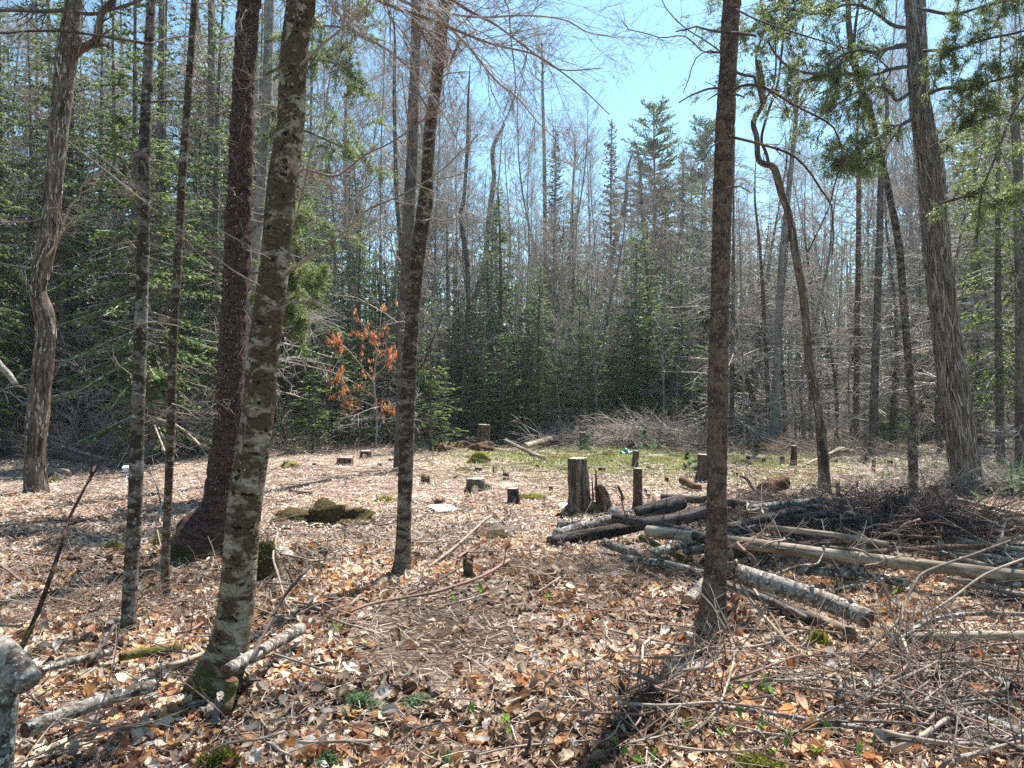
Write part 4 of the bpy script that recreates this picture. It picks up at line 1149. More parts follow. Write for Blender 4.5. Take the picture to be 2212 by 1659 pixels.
# 10 old cedar
ced, eb, C, R, d10 = traced('cedar_tree', 'thick old leaning cedar with long furrowed bark strips and a mossy foot',
    [(1973, -60, 40), (1977, 0, 40), (1981, 100, 38), (1985, 200, 40), (1997, 290, 45), (2009, 353, 49), (2025, 553, 54), (2040, 680, 54), (2047, 740, 55), (2066, 886, 60), (2087, 1020, 58), (2094, 1068, 64)],
    m_cedar, seed=10, sides=60, step=.05, bump=.03, ridge=.045, flare=.25, flare_h=.25, extra=5, crown=(5, 1.5, LV, m_twig_dark, 15), lobes=5)

flakes(ced, eb, C, R, 2200, .010, .16, ((.26, .21, .17), (.17, .13, .10), (.32, .28, .24), (.11, .08, .06)), 3, 'bark_strips', zmax=9, out=1.02, curl=1.0)
def cedar_limb(root, base, pts, w0, w1, seed, n0=14, tw=.3, fol=1.0, name='branch', kind='cedar', hang=.12):
    W = np.array([P(*p) for p in pts]); dm = np.mean([p[2] for p in pts])
    g = Geo(); gf = Geo()
    L = np.linalg.norm(np.diff(W, axis=0), axis=1).sum()
    C, R = tube(g, W, np.linspace(w0, w1, len(pts)) / 2 / F * dm, 8, max(6, int(L / .08)), .12, seed=seed)
    rs = np.random.RandomState(seed)
    k = rs.randint(len(C) // 7, len(C) - 1, n0)
    T = unit(np.gradient(C, axis=0))[k]
    perp = unit(np.cross(T, rs.normal(0, 1, (n0, 3)) + np.array([0, 0, 1.2])))
    a = np.radians(rs.uniform(20, 60, n0))[:, None]
    D = T * np.cos(a) + perp * np.sin(a)
    q = grow(rs, C[k], D, L * tw * rs.uniform(.4, 1.1, n0), np.maximum(R[k] * .45, .003), [(5, .5, 40, .6)], 4, .15, -.03)
    segs(g, *q, 3)
    o = link(name, g.mesh(name, m_twig_dark, base), (0, 0, 0), root)
    if fol:
        thin = np.where(q[3] < np.percentile(q[3], 90))[0]
        m = int(len(thin) * 2.0 * fol)
        kk = rs.choice(thin, m)
        dirs = unit(q[1][kk] - q[0][kk] + rs.normal(0, .05, (m, 3)))
        # flat fans of scaly sprays
        for f in (-.7, -.35, 0, .35, .7):
            sd = unit(np.cross(dirs, np.array([0, 0, 1.0]) + rs.normal(0, .3, (m, 3))))
            dd = unit(dirs * math.cos(f) + sd * math.sin(f) - np.array([0, 0, hang]))
            sprays(gf, q[1][kk], dd, rs.uniform(.06, .19, m) * (1 - abs(f) * .4), rs, .35, .026, .0052, GREENS[kind], False)
        link('foliage', gf.mesh('foliage', m_needle, base), (0, 0, 0), o)
    return o
CL_ = 0
CL = [([(1965, 97, 11.6), (1925, 103, 11.3), (1888, 113, 11), (1865, 107, 10.8), (1830, 115, 10.4), (1790, 135, 10)], 12, 4, 1.0),
      ([(1965, 143, 11.6), (1920, 150, 11.2), (1892, 160, 11), (1830, 160, 10.4), (1762, 160, 10), (1708, 147, 9.6), (1675, 117, 9.4), (1660, 90, 9.4)], 10, 3, 1.3),
      ([(1970, 197, 11.6), (1938, 217, 11.3), (1920, 195, 11), (1882, 187, 10.6), (1840, 205, 10.2), (1790, 240, 10)], 9, 3, .8),
      ([(1972, 257, 11.6), (1945, 272, 11.4), (1925, 300, 11.2), (1900, 330, 11), (1850, 345, 10.8)], 9, 3, .8),
      ([(1900, 295, 10.9), (1875, 312, 10.7), (1852, 327, 10.5), (1825, 348, 10.3), (1800, 356, 10.2)], 9, 3, .6),
      ([(1977, 60, 11.6), (1930, 55, 11.2), (1880, 20, 11), (1830, 10, 10.6), (1760, 30, 10.2), (1700, 20, 10), (1640, 30, 9.8)], 9, 3, 1.1),
      ([(1977, -20, 11.6), (1900, -20, 11), (1820, -30, 10.4), (1740, -10, 10), (1660, 0, 9.6)], 9, 3, 1.2),
      ([(2000, 205, 11.6), (2042, 190, 11.2), (2092, 193, 10.8), (2135, 178, 10.3), (2175, 167, 10), (2240, 150, 9.6)], 10, 4, 1.2),
      ([(2010, 320, 11.5), (2060, 290, 11), (2110, 262, 10.6), (2170, 245, 10.2), (2240, 230, 9.8)], 8, 3, 1.3),
      ([(1995, 110, 11.5), (2060, 105, 11), (2130, 85, 10.4), (2200, 70, 10), (2260, 50, 9.6)], 8, 3, 1.2),
      ([(1995, 20, 11.5), (2060, 30, 11), (2140, 10, 10.5), (2240, -10, 10)], 8, 3, 1.1),
      ([(2030, 440, 11.5), (2090, 425, 11.2), (2150, 430, 11), (2230, 415, 10.8)], 7, 3, 1.2),
      ([(2250, 130, 8.6), (2215, 200, 8.5), (2185, 250, 8.4), (2150, 340, 8.4), (2120, 420, 8.4), (2110, 520, 8.4)], 8, 3, .5)]
for i, (p, a, b, f) in enumerate(CL):
    cedar_limb(ced if i != 4 else thn, eb if i != 4 else tb, p, a, b, 140 + i, n0=16, tw=.32, fol=f)
# hanging cedar sprays beside the beech come from a cedar that stands behind it
ced2, e2, C, R, dd = traced('cedar_tree', 'grey leaning cedar trunk half hidden between the dark spruce and the blotched beech',
    [(583, -40, 20), (577, 200, 21), (568, 333, 22), (560, 450, 23), (547, 553, 25), (536, 680, 26), (528, 790, 26), (510, 930, 28), (500, 1010, 32)], m_grey, d=13.5, seed=14, sides=20, bump=.06, ridge=.04, extra=4, crown=(12, 2, LV, m_twig, 10))
for i, (p, f) in enumerate([([(545, 590, 13.2), (600, 585, 12.6), (650, 600, 12.2), (700, 625, 11.9)], 2.0), ([(560, 470, 13.2), (620, 455, 12.5), (680, 480, 12), (735, 500, 11.8)], 1.5),
                          ([(570, 300, 13.2), (640, 280, 12.4), (700, 300, 12), (760, 330, 11.7)], 1.4), ([(575, 160, 13.2), (650, 130, 12.4), (730, 140, 12), (790, 190, 11.6)], 1.4),
                          ([(540, 640, 13.2), (600, 640, 12.6), (640, 670, 12.3), (665, 700, 12.2)], 2.0), ([(575, 90, 13.2), (660, 60, 12.4), (740, 60, 12), (800, 90, 11.6)], 1.2)]):
    cedar_limb(ced2, e2, p, 7, 3, 180 + i, n0=16, tw=.3, fol=f)
# mid distance trunks
MID = [
 ('spruce_tree', 'dark trunk rising right behind the slim centre beech', [(900, -40, 21), (897, 120, 22), (893, 233, 24), (890, 350, 25), (884, 450, 26), (878, 600, 26), (872, 760, 27), (868, 900, 28), (866, 1000, 30)], m_dark, 15.5, 15, 12, .5),
 ('bare_tree', 'smooth grey trunk leaning behind the dark spruce, its foot on the clearing rim', [(470, 300, 14), (466, 450, 15), (463, 553, 16), (458, 653, 17), (447, 786, 18), (433, 886, 21), (423, 965, 26)], m_grey, None, 16, 6, 0),
 ('spruce_tree', 'straight dark trunk directly behind the crooked tree', [(150, 250, 18), (146, 400, 19), (143, 553, 20), (146, 680, 22), (149, 786, 24), (152, 968, 28)], m_dark, None, 17, 30, .3),
 ('spruce_tree', 'thin grey stem with a sunlit edge close beside the dark trunk behind the crooked tree', [(178, 350, 7), (174, 553, 8), (170, 720, 9), (167, 966, 11)], m_grey, None, 18, 24, .3),
 ('spruce_tree', 'dark slender trunk between the crooked tree and the slender fir, the one further in', [(246, 200, 8), (248, 400, 9), (252, 553, 10), (256, 700, 11), (262, 940, 12)], m_dark, 21, 19, 34, .3),
 ('spruce_tree', 'dark slender trunk leaning close to the slender fir', [(292, 350, 8), (284, 553, 9), (275, 700, 10), (268, 940, 11)], m_dark, 22, 20, 30, .3),
 ('spruce_tree', 'grey brown trunk between the slender fir and the thinnest of the slim trunks', [(350, -40, 12), (348, 200, 14), (344, 400, 15), (342, 553, 16), (340, 700, 17), (337, 900, 18)], m_dark, 21, 21, 30, .3),
 ('spruce_tree', 'dark trunk between the thinnest slim trunk and the thick spruce', [(456, -40, 14), (456, 250, 15), (452, 553, 16), (470, 720, 16), (468, 920, 17)], m_dark, 22, 22, 24, .3),
 ('spruce_tree', 'dark upright trunk just beyond the blotched beech among young firs', [(632, 300, 12), (628, 600, 15), (626, 760, 18), (624, 935, 21)], m_dark, 23, 23, 20, .2),
 ('dead_tree', 'broken topped dead tree with two crooked prongs above the firs', [(1090, 267, 6), (1065, 320, 9), (1067, 383, 10), (1060, 440, 11), (1053, 500, 11), (1047, 570, 12), (1024, 653, 13), (1017, 740, 13), (1027, 853, 15), (1020, 932, 19)], m_grey, None, 24, 20, .0),
 ('bare_tree', 'tall straight grey tree with upright twigs beside the spruce spires', [(1172, 200, 6), (1176, 350, 8), (1178, 553, 9), (1180, 620, 10), (1194, 753, 10), (1200, 853, 11), (1204, 915, 13)], m_grey, None, 25, 26, .0),
 ('bare_tree', 'slim grey stem meeting the leaning trunk at its foot across the clearing', [(1238, 400, 5), (1230, 586, 6), (1222, 720, 8), (1213, 853, 9), (1207, 912, 11)], m_grey, None, 26, 14, 0),
 ('leaning_tree', 'dark trunk leaning strongly across the forest edge behind the tall cut stump', [(1352, 430, 9), (1325, 540, 11), (1304, 620, 13), (1270, 753, 15), (1247, 820, 16), (1230, 905, 19)], m_dark, None, 27, 20, 0),
 ('dead_tree', 'dark slanting trunk in the forest edge near the ringed spruce', [(1385, 430, 9), (1404, 586, 11), (1414, 720, 12), (1427, 820, 13), (1437, 905, 17)], m_dark, None, 28, 24, 0),
 ('bare_tree', 'thickest stem of the three growing from one root mound', [(1715, 300, 10), (1700, 450, 12), (1688, 570, 14), (1682, 720, 15), (1677, 850, 17), (1673, 968, 20)], m_grey, None, 29, 24, 0),
 ('leaning_tree', 'outward leaning stem of the three growing from one root mound', [(1560, 560, 6), (1590, 720, 8), (1615, 820, 10), (1638, 910, 13), (1646, 962, 16)], m_spruce2, None, 30, 16, 0),
 ('bare_tree', 'middle and thinnest stem of the three growing from one root mound', [(1640, 520, 6), (1652, 700, 8), (1658, 850, 9), (1659, 964, 12)], m_spruce2, None, 31, 14, 0),
 ('spruce_tree', 'dark trunk standing in shade at the very edge of the picture beyond the old cedar', [(2200, 400, 20), (2204, 600, 21), (2206, 800, 22), (2208, 1025, 28)], m_dark, None, 32, 20, .2),
 ('spruce_tree', 'dark trunk in shade just beyond the old cedar, nearer to it than its neighbour', [(2105, 600, 14), (2107, 800, 15), (2108, 945, 19)], m_dark, None, 33, 20, .2),
 ('dead_tree', 'dark trunk with an angular bend between the elbowed tree and the dark patchy tree', [(1905, 350, 12), (1900, 520, 14), (1893, 720, 15), (1887, 900, 17)], m_dark, 22, 34, 40, .2),
 ('dead_tree', 'short reddish trunk in the open wood between the elbowed tree and the dark patchy tree', [(1855, 400, 10), (1852, 700, 11), (1850, 880, 12)], m_spruce2, 24, 35, 34, 0),
 ('bare_tree', 'pale leaning stem low in the wood behind the elbowed tree', [(1790, 560, 5), (1760, 700, 6), (1730, 830, 7), (1735, 905, 8)], m_grey, 25, 36, 20, 0),
 ('dead_tree', 'dark trunk between the slim lone beech and the broken topped tree', [(1010, 300, 7), (1003, 420, 8), (995, 470, 10), (1008, 553, 10), (1012, 650, 9), (1005, 760, 10), (1000, 925, 14)], m_dark, 26, 37, 18, 0),
 ('dead_tree', 'slim dark trunk between the blotched beech and the centre beech', [(852, 200, 8), (856, 400, 9), (866, 553, 9), (860, 700, 9), (862, 930, 12)], m_dark, 24, 38, 20, 0),
]
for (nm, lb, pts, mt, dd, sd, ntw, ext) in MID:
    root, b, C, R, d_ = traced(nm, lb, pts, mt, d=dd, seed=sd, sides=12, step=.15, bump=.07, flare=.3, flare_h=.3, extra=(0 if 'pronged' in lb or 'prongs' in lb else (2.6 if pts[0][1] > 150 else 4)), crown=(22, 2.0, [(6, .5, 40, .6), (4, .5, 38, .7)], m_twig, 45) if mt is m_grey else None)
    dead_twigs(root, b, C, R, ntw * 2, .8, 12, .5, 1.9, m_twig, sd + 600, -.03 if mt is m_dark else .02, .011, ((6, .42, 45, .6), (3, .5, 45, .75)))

# the sapling that kept its orange leaves
b = at(812, 968)
osap = thing('beech_sapling', 'small beech sapling still hung with withered orange leaves in front of the young firs', 'tree', b)
rs = np.random.RandomState(8)
g = Geo(); gl = Geo()
top = P(818, 668, b[1])
for k, (p, w) in enumerate([([(812, 972), (814, 900), (808, 820), (818, 740), (824, 668)], 6), ([(813, 915), (826, 885), (848, 872), (880, 862)], 4), ([(811, 860), (770, 830), (740, 815), (712, 800)], 3.2),
                          ([(810, 830), (780, 790), (748, 752), (728, 740)], 3), ([(812, 790), (840, 770), (868, 760)], 3), ([(814, 880), (770, 862), (730, 850)], 3), ([(816, 760), (796, 720), (780, 690)], 2.6)]):
    W = [P(q[0], q[1], b[1] + (0 if k == 0 else rs.uniform(-.4, .4) * i)) for i, q in enumerate(p)]
    if k == 0: W[0] = b - np.array([0, 0, .05])
    C, R = tube(g, W, np.linspace(w, 1.5, len(p)) / 2 / F * b[1], 6, 24, .1, seed=k)
    n0 = 12
    kk = rs.randint(6 if k == 0 else 3, len(C), n0)
    T = unit(np.gradient(C, axis=0))[kk]; perp = unit(np.cross(T, rs.normal(0, 1, (n0, 3))))
    q = grow(rs, C[kk], T * .7 + perp * .7, rs.uniform(.2, .6, n0), np.full(n0, .004), [(3, .5, 40, .7)], 3, .15, 0)
    segs(g, *q, 3)
    sel = rs.choice(len(q[1]), 260 if k else 120)
    if k == 0: sel = sel[q[1][sel][:, 2] > b[2] + 1.2]
    m = len(sel)
    cc = np.array([(.80, .28, .08), (.66, .22, .07), (.85, .38, .16), (.85, .48, .25)])[rs.randint(0, 4, m)]
    scatter(gl, T3[0] - np.array([0, .5, 0]), T3[1], None, q[1][sel] - np.array([0, 0, .02]), rot(rs.rand(m) * 6.28, rs.uniform(-1.9, -1.1, m) * -1, rs.normal(0, .5, m)), rs.uniform(.06, .13, m), cc)
link('trunk', g.mesh('trunk', m_twig, b), (0, 0, 0), osap)
fo = link('leaves', gl.mesh('leaves', m_green, b), (0, 0, 0), osap); fo['kind'] = 'stuff'

# ------------------------------------------------------------------ stumps
def disc(g, c, axis, r, seed=0, n=18, uneven=.06, tilt=None, lift=.003):
    rs = np.random.RandomState(seed)
    axis = unit(np.asarray(axis, float))
    u = unit(np.cross(axis, [0, 0, 1.0] if abs(axis[2]) < .9 else [1.0, 0, 0])); v = np.cross(axis, u)
    V = [c + axis * lift]; B = [(0, 0, 0)]
    rings = 4
    for k in range(1, rings + 1):
        for i in range(n):
            a = i / n * 6.2832; rr = r * k / rings * (1 + rs.normal(0, .02))
            V.append(c + axis * (lift + rs.normal(0, uneven * r * .35)) + rr * (math.cos(a) * u + math.sin(a) * v)); B.append((math.cos(a) * rr, math.sin(a) * rr, seed))
    T = [(0, 1 + i, 1 + (i + 1) % n) for i in range(n)]; Q = []
    for k in range(rings - 1):
        for i in range(n):
            a, b_ = 1 + k * n + i, 1 + k * n + (i + 1) % n
            Q.append((a, a + n, b_ + n, b_))
    B = np.array(B, float); B[:, 2] = 0
    g.add(np.array(V), Q, T, bark=B)

def stump(label, px, ytop, ybase, w, mat=None, cut=None, flare=.6, lean=0, seed=0, name='tree_stump', roots=0, slope=0.0, cat='stump', broken=False, group=None, sides=22):
    b = at(px, ybase); d = b[1]
    h = max(.04, (ybase - ytop) / F * d); r = w / 2 / F * d
    top = b + np.array([lean / F * d, 0, h])
    g = Geo()
    W = [b - np.array([0, 0, .08]), b + (top - b) * .02, b + (top - b) * .4, top]
    C, R = tube(g, W, [r * 1.1, r * 1.08, r * 1.0, r * .97], sides, max(8, int(h / .03)), .08, 9, .03, flare, max(.05, h * .35), 3 + seed % 3, seed, cap=True)
    rs = np.random.RandomState(seed + 900)
    for i in range(roots):
        a = rs.uniform(0, 6.28)
        if i == 0: a = -1.6
        dirv = np.array([math.cos(a), math.sin(a), 0])
        p = [b + dirv * r * .5 + np.array([0, 0, h * .55]), b + dirv * r * 1.25 + np.array([0, 0, h * .3]), b + dirv * r * 2.1 + np.array([0, 0, .0]), b + dirv * r * 2.8 - np.array([0, 0, .06])]
        tube(g, p, [r * .42, r * .4, r * .3, r * .12], 10, 10, .1, seed=seed + i)
    if broken:
        # ragged splinters standing on the rim
        for i in range(9):
            a = rs.uniform(0, 6.28); q = top + r * .75 * np.array([math.cos(a), math.sin(a), 0])
            tube(g, [q - np.array([0, 0, .03]), q + np.array([rs.normal(0, .01), rs.normal(0, .01), h * rs.uniform(.1, .4)])], [r * .28, r * .05], 5, 4, .2, seed=seed + i)
    root = link(name, g.mesh(name, mat or m_stake, b), b)
    tag(root, label, cat, group)
    if not broken:
        gd = Geo(); disc(gd, top, unit(C[-1] - C[-3]), r * .93, seed)
        link('cut_face', gd.mesh('cut_face', cut or m_cut, b), (0, 0, 0), root)
    return root, b, top, r, d

stump('low sawn stump with a pale top and one thick root sprawling towards the camera', 1027, 1034, 1062, 40, m_cedar, m_cut, .55, seed=1, roots=3)
stump('dark leaning sawn stump with moss spilling off one side', 1110, 1055, 1088, 25, m_blacklog, m_cut_grey, .5, -2, 2, roots=1)
stump('tall shaggy brown stump with red crumbling wood at its foot', 1043, 917, 972, 26, m_stake, m_cut_grey, .5, 2, 3, roots=2)
stump('little round topped stump straight behind the pale topped sprawling stump', 1034, 1009, 1020, 16, m_stake, m_cut, .3, seed=4)
stump('small split pointed stump with a ragged tip', 1093, 1022, 1038, 14, m_stake, m_cut, .5, seed=5, broken=True)
stump('thin dark stake stump no thicker than a wrist behind the pale topped stump', 1066, 1007, 1025, 4, m_stake, m_cut, .1, seed=6)
stump('jagged dark red stump remnant beside the slim centre beech', 919, 1030, 1044, 20, m_rotten, None, .4, seed=7, broken=True)
stump('broken red brown stump remnant near the white bark slab', 948, 1080, 1092, 22, m_rotten, None, .5, seed=8, broken=True)
stump('small thin stump peeping out from behind the centre beech', 897, 968, 978, 7, m_stake, m_cut, .1, seed=9)
stump('small dark broken stump with a leaf lined hollow in front of the centre beech', 1013, 1212, 1248, 22, m_spruce2, None, .5, -3, 10, broken=True)
stump('straight dark post of a stump, knee high, just past the big hollow stump', 1377, 1012, 1100, 20, m_spruce2, m_cut_grey, .1, 1, 11)
stump('second post stump, standing behind the dark knee high post', 1371, 974, 1013, 14, m_stake, m_cut_grey, .35, 3, 12)
stump('pale post stump at the edge of the brush with teal plastic at its foot', 1362, 949, 970, 12, m_stake, m_cut_grey, .35, 0, 13)
stump('dark post stump against the brush with a tiny fir before it', 1258, 934, 974, 13, m_dark, m_cut_grey, .3, 1, 14)
stump('low dark knob of a stump in the mossy strip, with a stick leaning on it', 1300, 1010, 1019, 16, m_blacklog, m_cut_dark, .4, seed=15)
stump('low dark knob of a stump in the mossy strip, nearer to the ringed spruce', 1401, 1008, 1015, 10, m_blacklog, m_cut_dark, .3, seed=16)
stump('tiny reddish peg of a stump beside the log pile, the wider of the pair', 1401, 1066, 1078, 8, m_stake, m_cut, .3, seed=17)
stump('tiny reddish peg of a stump beside the log pile, the thin one of the pair', 1396, 1057, 1070, 4, m_stake, m_cut, .1, seed=18)
stump('small brown stump under the edge of the grey brush', 1317, 971, 980, 8, m_stake, m_cut, .3, seed=19)
stump('broad dark stump half hidden behind the ringed spruce', 1519, 982, 1038, 30, m_spruce2, m_cut_grey, .5, 3, 20)
stump('pale grey stump in front of the three stemmed tree', 1623, 939, 962, 14, m_grey, m_cut_grey, .1, 1, 21)
stump('upright grey brown stump beside the heap of bleached poles', 1714, 963, 1008, 13, m_stake, m_cut_grey, .15, 1, 22)
stump('dark lumpy stump a step from the upright grey brown stump', 1690, 986, 1005, 11, m_dark, m_cut_dark, .4, 0, 23)
stump('thin leaning dark red stump between the root mound and the ringed spruce', 1618, 985, 1008, 9, m_spruce, m_cut_dark, .3, -2, 24)
stump('split weathered stake of a stump between the elbowed tree and the dark patchy tree', 1810, 1048, 1075, 9, m_dark, None, .2, 0, 25, broken=True)
stump('narrow reddish post stump, first past the elbowed tree', 1887, 989, 1022, 8, m_stake, m_cut_tan, .2, 1, 26)
stump('squat square looking reddish stump with a flat tan top', 1923, 994, 1011, 12, m_stake, m_cut_tan, .1, 0, 27)
stump('short reddish stump in front of the narrow post stump', 1911, 1014, 1026, 9, m_stake, m_cut_tan, .2, 0, 28)
stump('thin peg of a stump next to the squat flat topped one', 1934, 999, 1015, 4, m_stake, m_cut_tan, .1, 0, 29)
stump('dark low stump close to the foot of the dark patchy tree', 1950, 1024, 1038, 11, m_dark, m_cut_dark, .3, 0, 30)
stump('broad shaded brown stump between the dark patchy tree and the old cedar', 2015, 1048, 1080, 22, m_stake, m_cut_dark, .3, 0, 31)
stump('weathered low stump capped with yellow moss, alone on the open leaf floor', 627, 999, 1010, 34, m_mossbark, m_moss, .6, 3, 32, roots=1)
stump('broad dark low stump with flaring sides under a thin arching sapling', 745, 988, 1004, 36, m_stake, m_cut_grey, .6, 0, 33)
stump('pair forming double stump with a pale splinter between its halves', 790, 974, 990, 26, m_stake, m_cut_grey, .6, 0, 34, roots=2)
stump('small dark squared stump at the edge of the young firs', 732, 958, 972, 9, m_stake, m_cut_dark, .2, 0, 35)
stump('little rusty mound like stump near the centre beech', 845, 990, 997, 12, m_rotten, m_cut_tan, .5, 0, 36)
stump('tiny rusty stump on the open leaf floor between two larger ones', 680, 1001, 1006, 12, m_rotten, m_moss, .5, 0, 37)
stump('thin crooked mossy stump stub at the rim of the shaded wood', 660, 952, 974, 6, m_mossbark, m_moss, .8, 0, 38)
for k, (x_, y_, w_, h_, lb) in enumerate([(1160, 1012, 9, 8, 'between the small split stump and the hollow stump'), (985, 1035, 8, 7, 'in front of the rotten far mound'), (860, 1030, 9, 8, 'just beyond the centre beech'),
        (560, 1040, 10, 8, 'beyond the blotched beech on the open floor'), (1190, 1060, 9, 9, 'between the leaning stump and the hollow stump'), (1230, 1012, 8, 8, 'close behind the hollow stump'), (1440, 1040, 9, 8, 'between the peg stumps and the ringed spruce'),
        (1590, 1030, 9, 10, 'near the curved dark root'), (1650, 1000, 8, 9, 'in front of the root mound'), (1860, 1035, 8, 9, 'past the elbowed tree foot'), (820, 1008, 9, 7, 'beside the low moss by the centre beech'), (700, 1030, 9, 6, 'behind the curled hollow log')]):
    stump('small dark cut stub ' + lb, x_, y_ - h_, y_, w_, m_stake, m_cut_tan if k % 2 else m_cut_dark, .4, 0, 700 + k, broken=k % 3 == 2, sides=12)
# the big hollow stump
big, b, top, r, d = stump('tall thick hollow stump with pale sawn top and one side split off', 1252, 990, 1112, 43, m_old, m_cut, .35, -4, 40, sides=44)
g = Geo()
sl = [(1291, 1048, 18), (1298, 1062, 26), (1303, 1085, 34), (1309, 1112, 44)]
W = [P(q[0], q[1], d - .05) for q in sl]; W[-1][2] = b[2] - .03
tube(g, W[::-1], [q[2] / 2 / F * d for q in sl][::-1], 20, 24, .16, 14, .05, .2, .08, 4, 41)
link('rotten_slab', g.mesh('rotten_slab', m_rotten, b), (0, 0, 0), big)
g = Geo()
for k, (x0, y0, x1, y1, w) in enumerate([(1288, 1052, 1287, 1016, 9), (1282, 1100, 1279, 1030, 6), (1311, 1085, 1308, 1061, 6), (1318, 1108, 1313, 1080, 6)]):
    tube(g, [P(x0, y0, d), P(x1, y1, d - .02)], [w / 2 / F * d, w / 7 / F * d], 7, 10, .25, seed=k)
link('splinters', g.mesh('splinters', m_stake, b), (0, 0, 0), big)
g = Geo()
tube(g, [b + np.array([-r * 1.9, -.05, .02]), b + np.array([-r * .8, 0, .12]), b + np.array([0, 0, .2])], [r * .15, r * .5, r * .6], 10, 12, .15, seed=43)
tube(g, [b + np.array([r * 2.9, -.15, .02]), b + np.array([r * 1.8, -.08, .07]), b + np.array([0, 0, .2])], [r * .2, r * .5, r * .7], 10, 12, .15, seed=44)
link('root', g.mesh('root', m_mossbark, b), (0, 0, 0), big)

# ------------------------------------------------------------------ logs and poles
def log(label, pts, w, mat, cut=None, ends='both', name='log', cat='log', lifts=None, seed=0, bump=.05, knots=0, group=None, taper=1.0, ridge=0, sides=18, twigs=0):
    """pts (px, py) along the middle of the log; lifts: height of its underside above the ground"""
    W = []
    wl = np.linspace(w, w * taper, len(pts))
    for i, p in enumerate(pts):
        lf = 0 if lifts is None else lifts[i]
        if p[1] > 1180: lf = lf + .03 + (.035 if p[1] > 1400 and p[0] < 700 else 0)
        q = at(p[0], p[1], lf + .02); rr = wl[i] / 2 / F * q[1]
        q = at(p[0], p[1], lf + rr * .85); W.append(q)
    W = np.array(W); R0 = wl / 2 / F * W[:, 1]
    o0 = W.mean(0).copy(); o0[2] = W[:, 2].min() - R0.mean()
    g = Geo()
    L = np.linalg.norm(np.diff(W, axis=0), axis=1).sum()
    C, R = tube(g, W, R0, sides, max(8, int(L / .06)), bump, 9, ridge, seed=seed)
    rs = np.random.RandomState(seed + 50)
    if twigs:
        k = rs.randint(1, len(C) - 1, twigs)
        D = rs.normal(0, 1, (twigs, 3)); D[:, 2] = np.abs(D[:, 2]) * .8
        segs(g, *grow(rs, C[k], D, rs.uniform(.1, .5, twigs), np.full(twigs, .005), [(3, .5, 45, .6)], 3, .15), 4)
    me = g.mesh(name, mat, o0)
    root = link(name, me, o0); tag(root, label, cat, group)
    for kk in range(knots):
        gk = Geo(); k = rs.randint(2, len(C) - 2)
        a = rs.uniform(.5, 2.6); T = unit(C[k + 1] - C[k - 1]); u = unit(np.cross(T, [0, 0, 1.0])); v = np.cross(u, T)
        dr = u * math.cos(a) + v * math.sin(a) * (1 if v[2] > 0 else -1)
        tube(gk, [C[k] + dr * R[k] * .7, C[k] + dr * R[k] * 1.35], [R[k] * .35, R[k] * .2], 7, 4, .1, seed=kk)
        link('knot', gk.mesh('knot', mat, o0), (0, 0, 0), root)
    for e, (i, j) in enumerate([(0, 1), (-1, -2)]):
        if ends == 'both' or (ends == 'start') == (e == 0):
            gd = Geo(); disc(gd, C[i], C[i] - C[j], R[i] * .9, seed + e, lift=.006)
            link('cut_face', gd.mesh('cut_face', cut or m_cut, o0), (0, 0, 0), root)
    return root

log('thick spotted birch log slanting out of the pile beside the ringed spruce', [(1592, 1238), (1690, 1268), (1785, 1300), (1878, 1338)], 41, m_birch, m_cut_dark, lifts=[.28, .22, .15, .08], seed=1, knots=5, bump=.03)
log('long peeled pale log lying across the whole pile behind the ringed spruce', [(1398, 1147), (1560, 1167), (1700, 1186), (1850, 1205), (2000, 1222), (2160, 1240), (2300, 1255)], 25, m_peeled, m_cut_tan, lifts=[.30, .28, .24, .2, .16, .14, .12], seed=2, knots=7, bump=.035, taper=1.1)
log('black log end propped up beside the hollow stump, showing its pale sawn disc', [(1372, 1112), (1420, 1100), (1471, 1084)], 34, m_blacklog, m_cut_grey, lifts=[.05, .12, .2], seed=3, bump=.06)
log('long rough black log with a grey sheen, lowest in front of the hollow stump', [(1187, 1172), (1260, 1158), (1330, 1146), (1400, 1130), (1480, 1118), (1545, 1100)], 27, m_blacklog, m_cut_dark, lifts=[.0, .04, .1, .14, .16, .2], seed=4, bump=.08, ridge=.04)
log('dark limb crossing behind the ringed spruce and rising away from the propped black log', [(1480, 1122), (1510, 1105), (1545, 1078)], 18, m_blacklog, m_cut_dark, lifts=[.12, .16, .22], seed=5)
log('grey pole like log lying just under the hollow stump', [(1205, 1134), (1260, 1130), (1330, 1130), (1390, 1128)], 15, m_log, m_cut_grey, lifts=[.03, .04, .05, .06], seed=6)
log('short rough log with a ragged pale end poking out from under the peeled log', [(1305, 1172), (1370, 1196), (1440, 1222)], 20, m_log, m_cut_tan, lifts=[.1, .05, .02], seed=7, bump=.1)
log('mossy broken branchwood between the short rough log and the spruce foot', [(1385, 1160), (1440, 1190), (1495, 1215)], 13, m_mossbark, m_cut_dark, lifts=[.2, .12, .05], seed=8, bump=.12)
log('short white birch log peeking out from behind the foot of the ringed spruce', [(1484, 1300), (1505, 1278), (1535, 1250)], 27, m_birch, m_cut_tan, seed=9, knots=1)
log('grey log running into the pile between the ringed spruce and the peeled log', [(1480, 1190), (1530, 1185), (1590, 1178)], 20, m_log, m_cut_grey, lifts=[.1, .1, .1], seed=10)
log('curved black limb arching over the pile with a flat sawn end', [(1565, 1150), (1640, 1143), (1710, 1122), (1775, 1112), (1838, 1112)], 16, m_blacklog, m_cut_tan, lifts=[.3, .3, .34, .36, .36], seed=11, bump=.08, twigs=5)
log('thicker black limb lying just behind the curved sawn one', [(1570, 1140), (1650, 1120), (1720, 1105), (1790, 1092)], 18, m_blacklog, m_cut_dark, lifts=[.2, .22, .22, .2], seed=12, bump=.08)
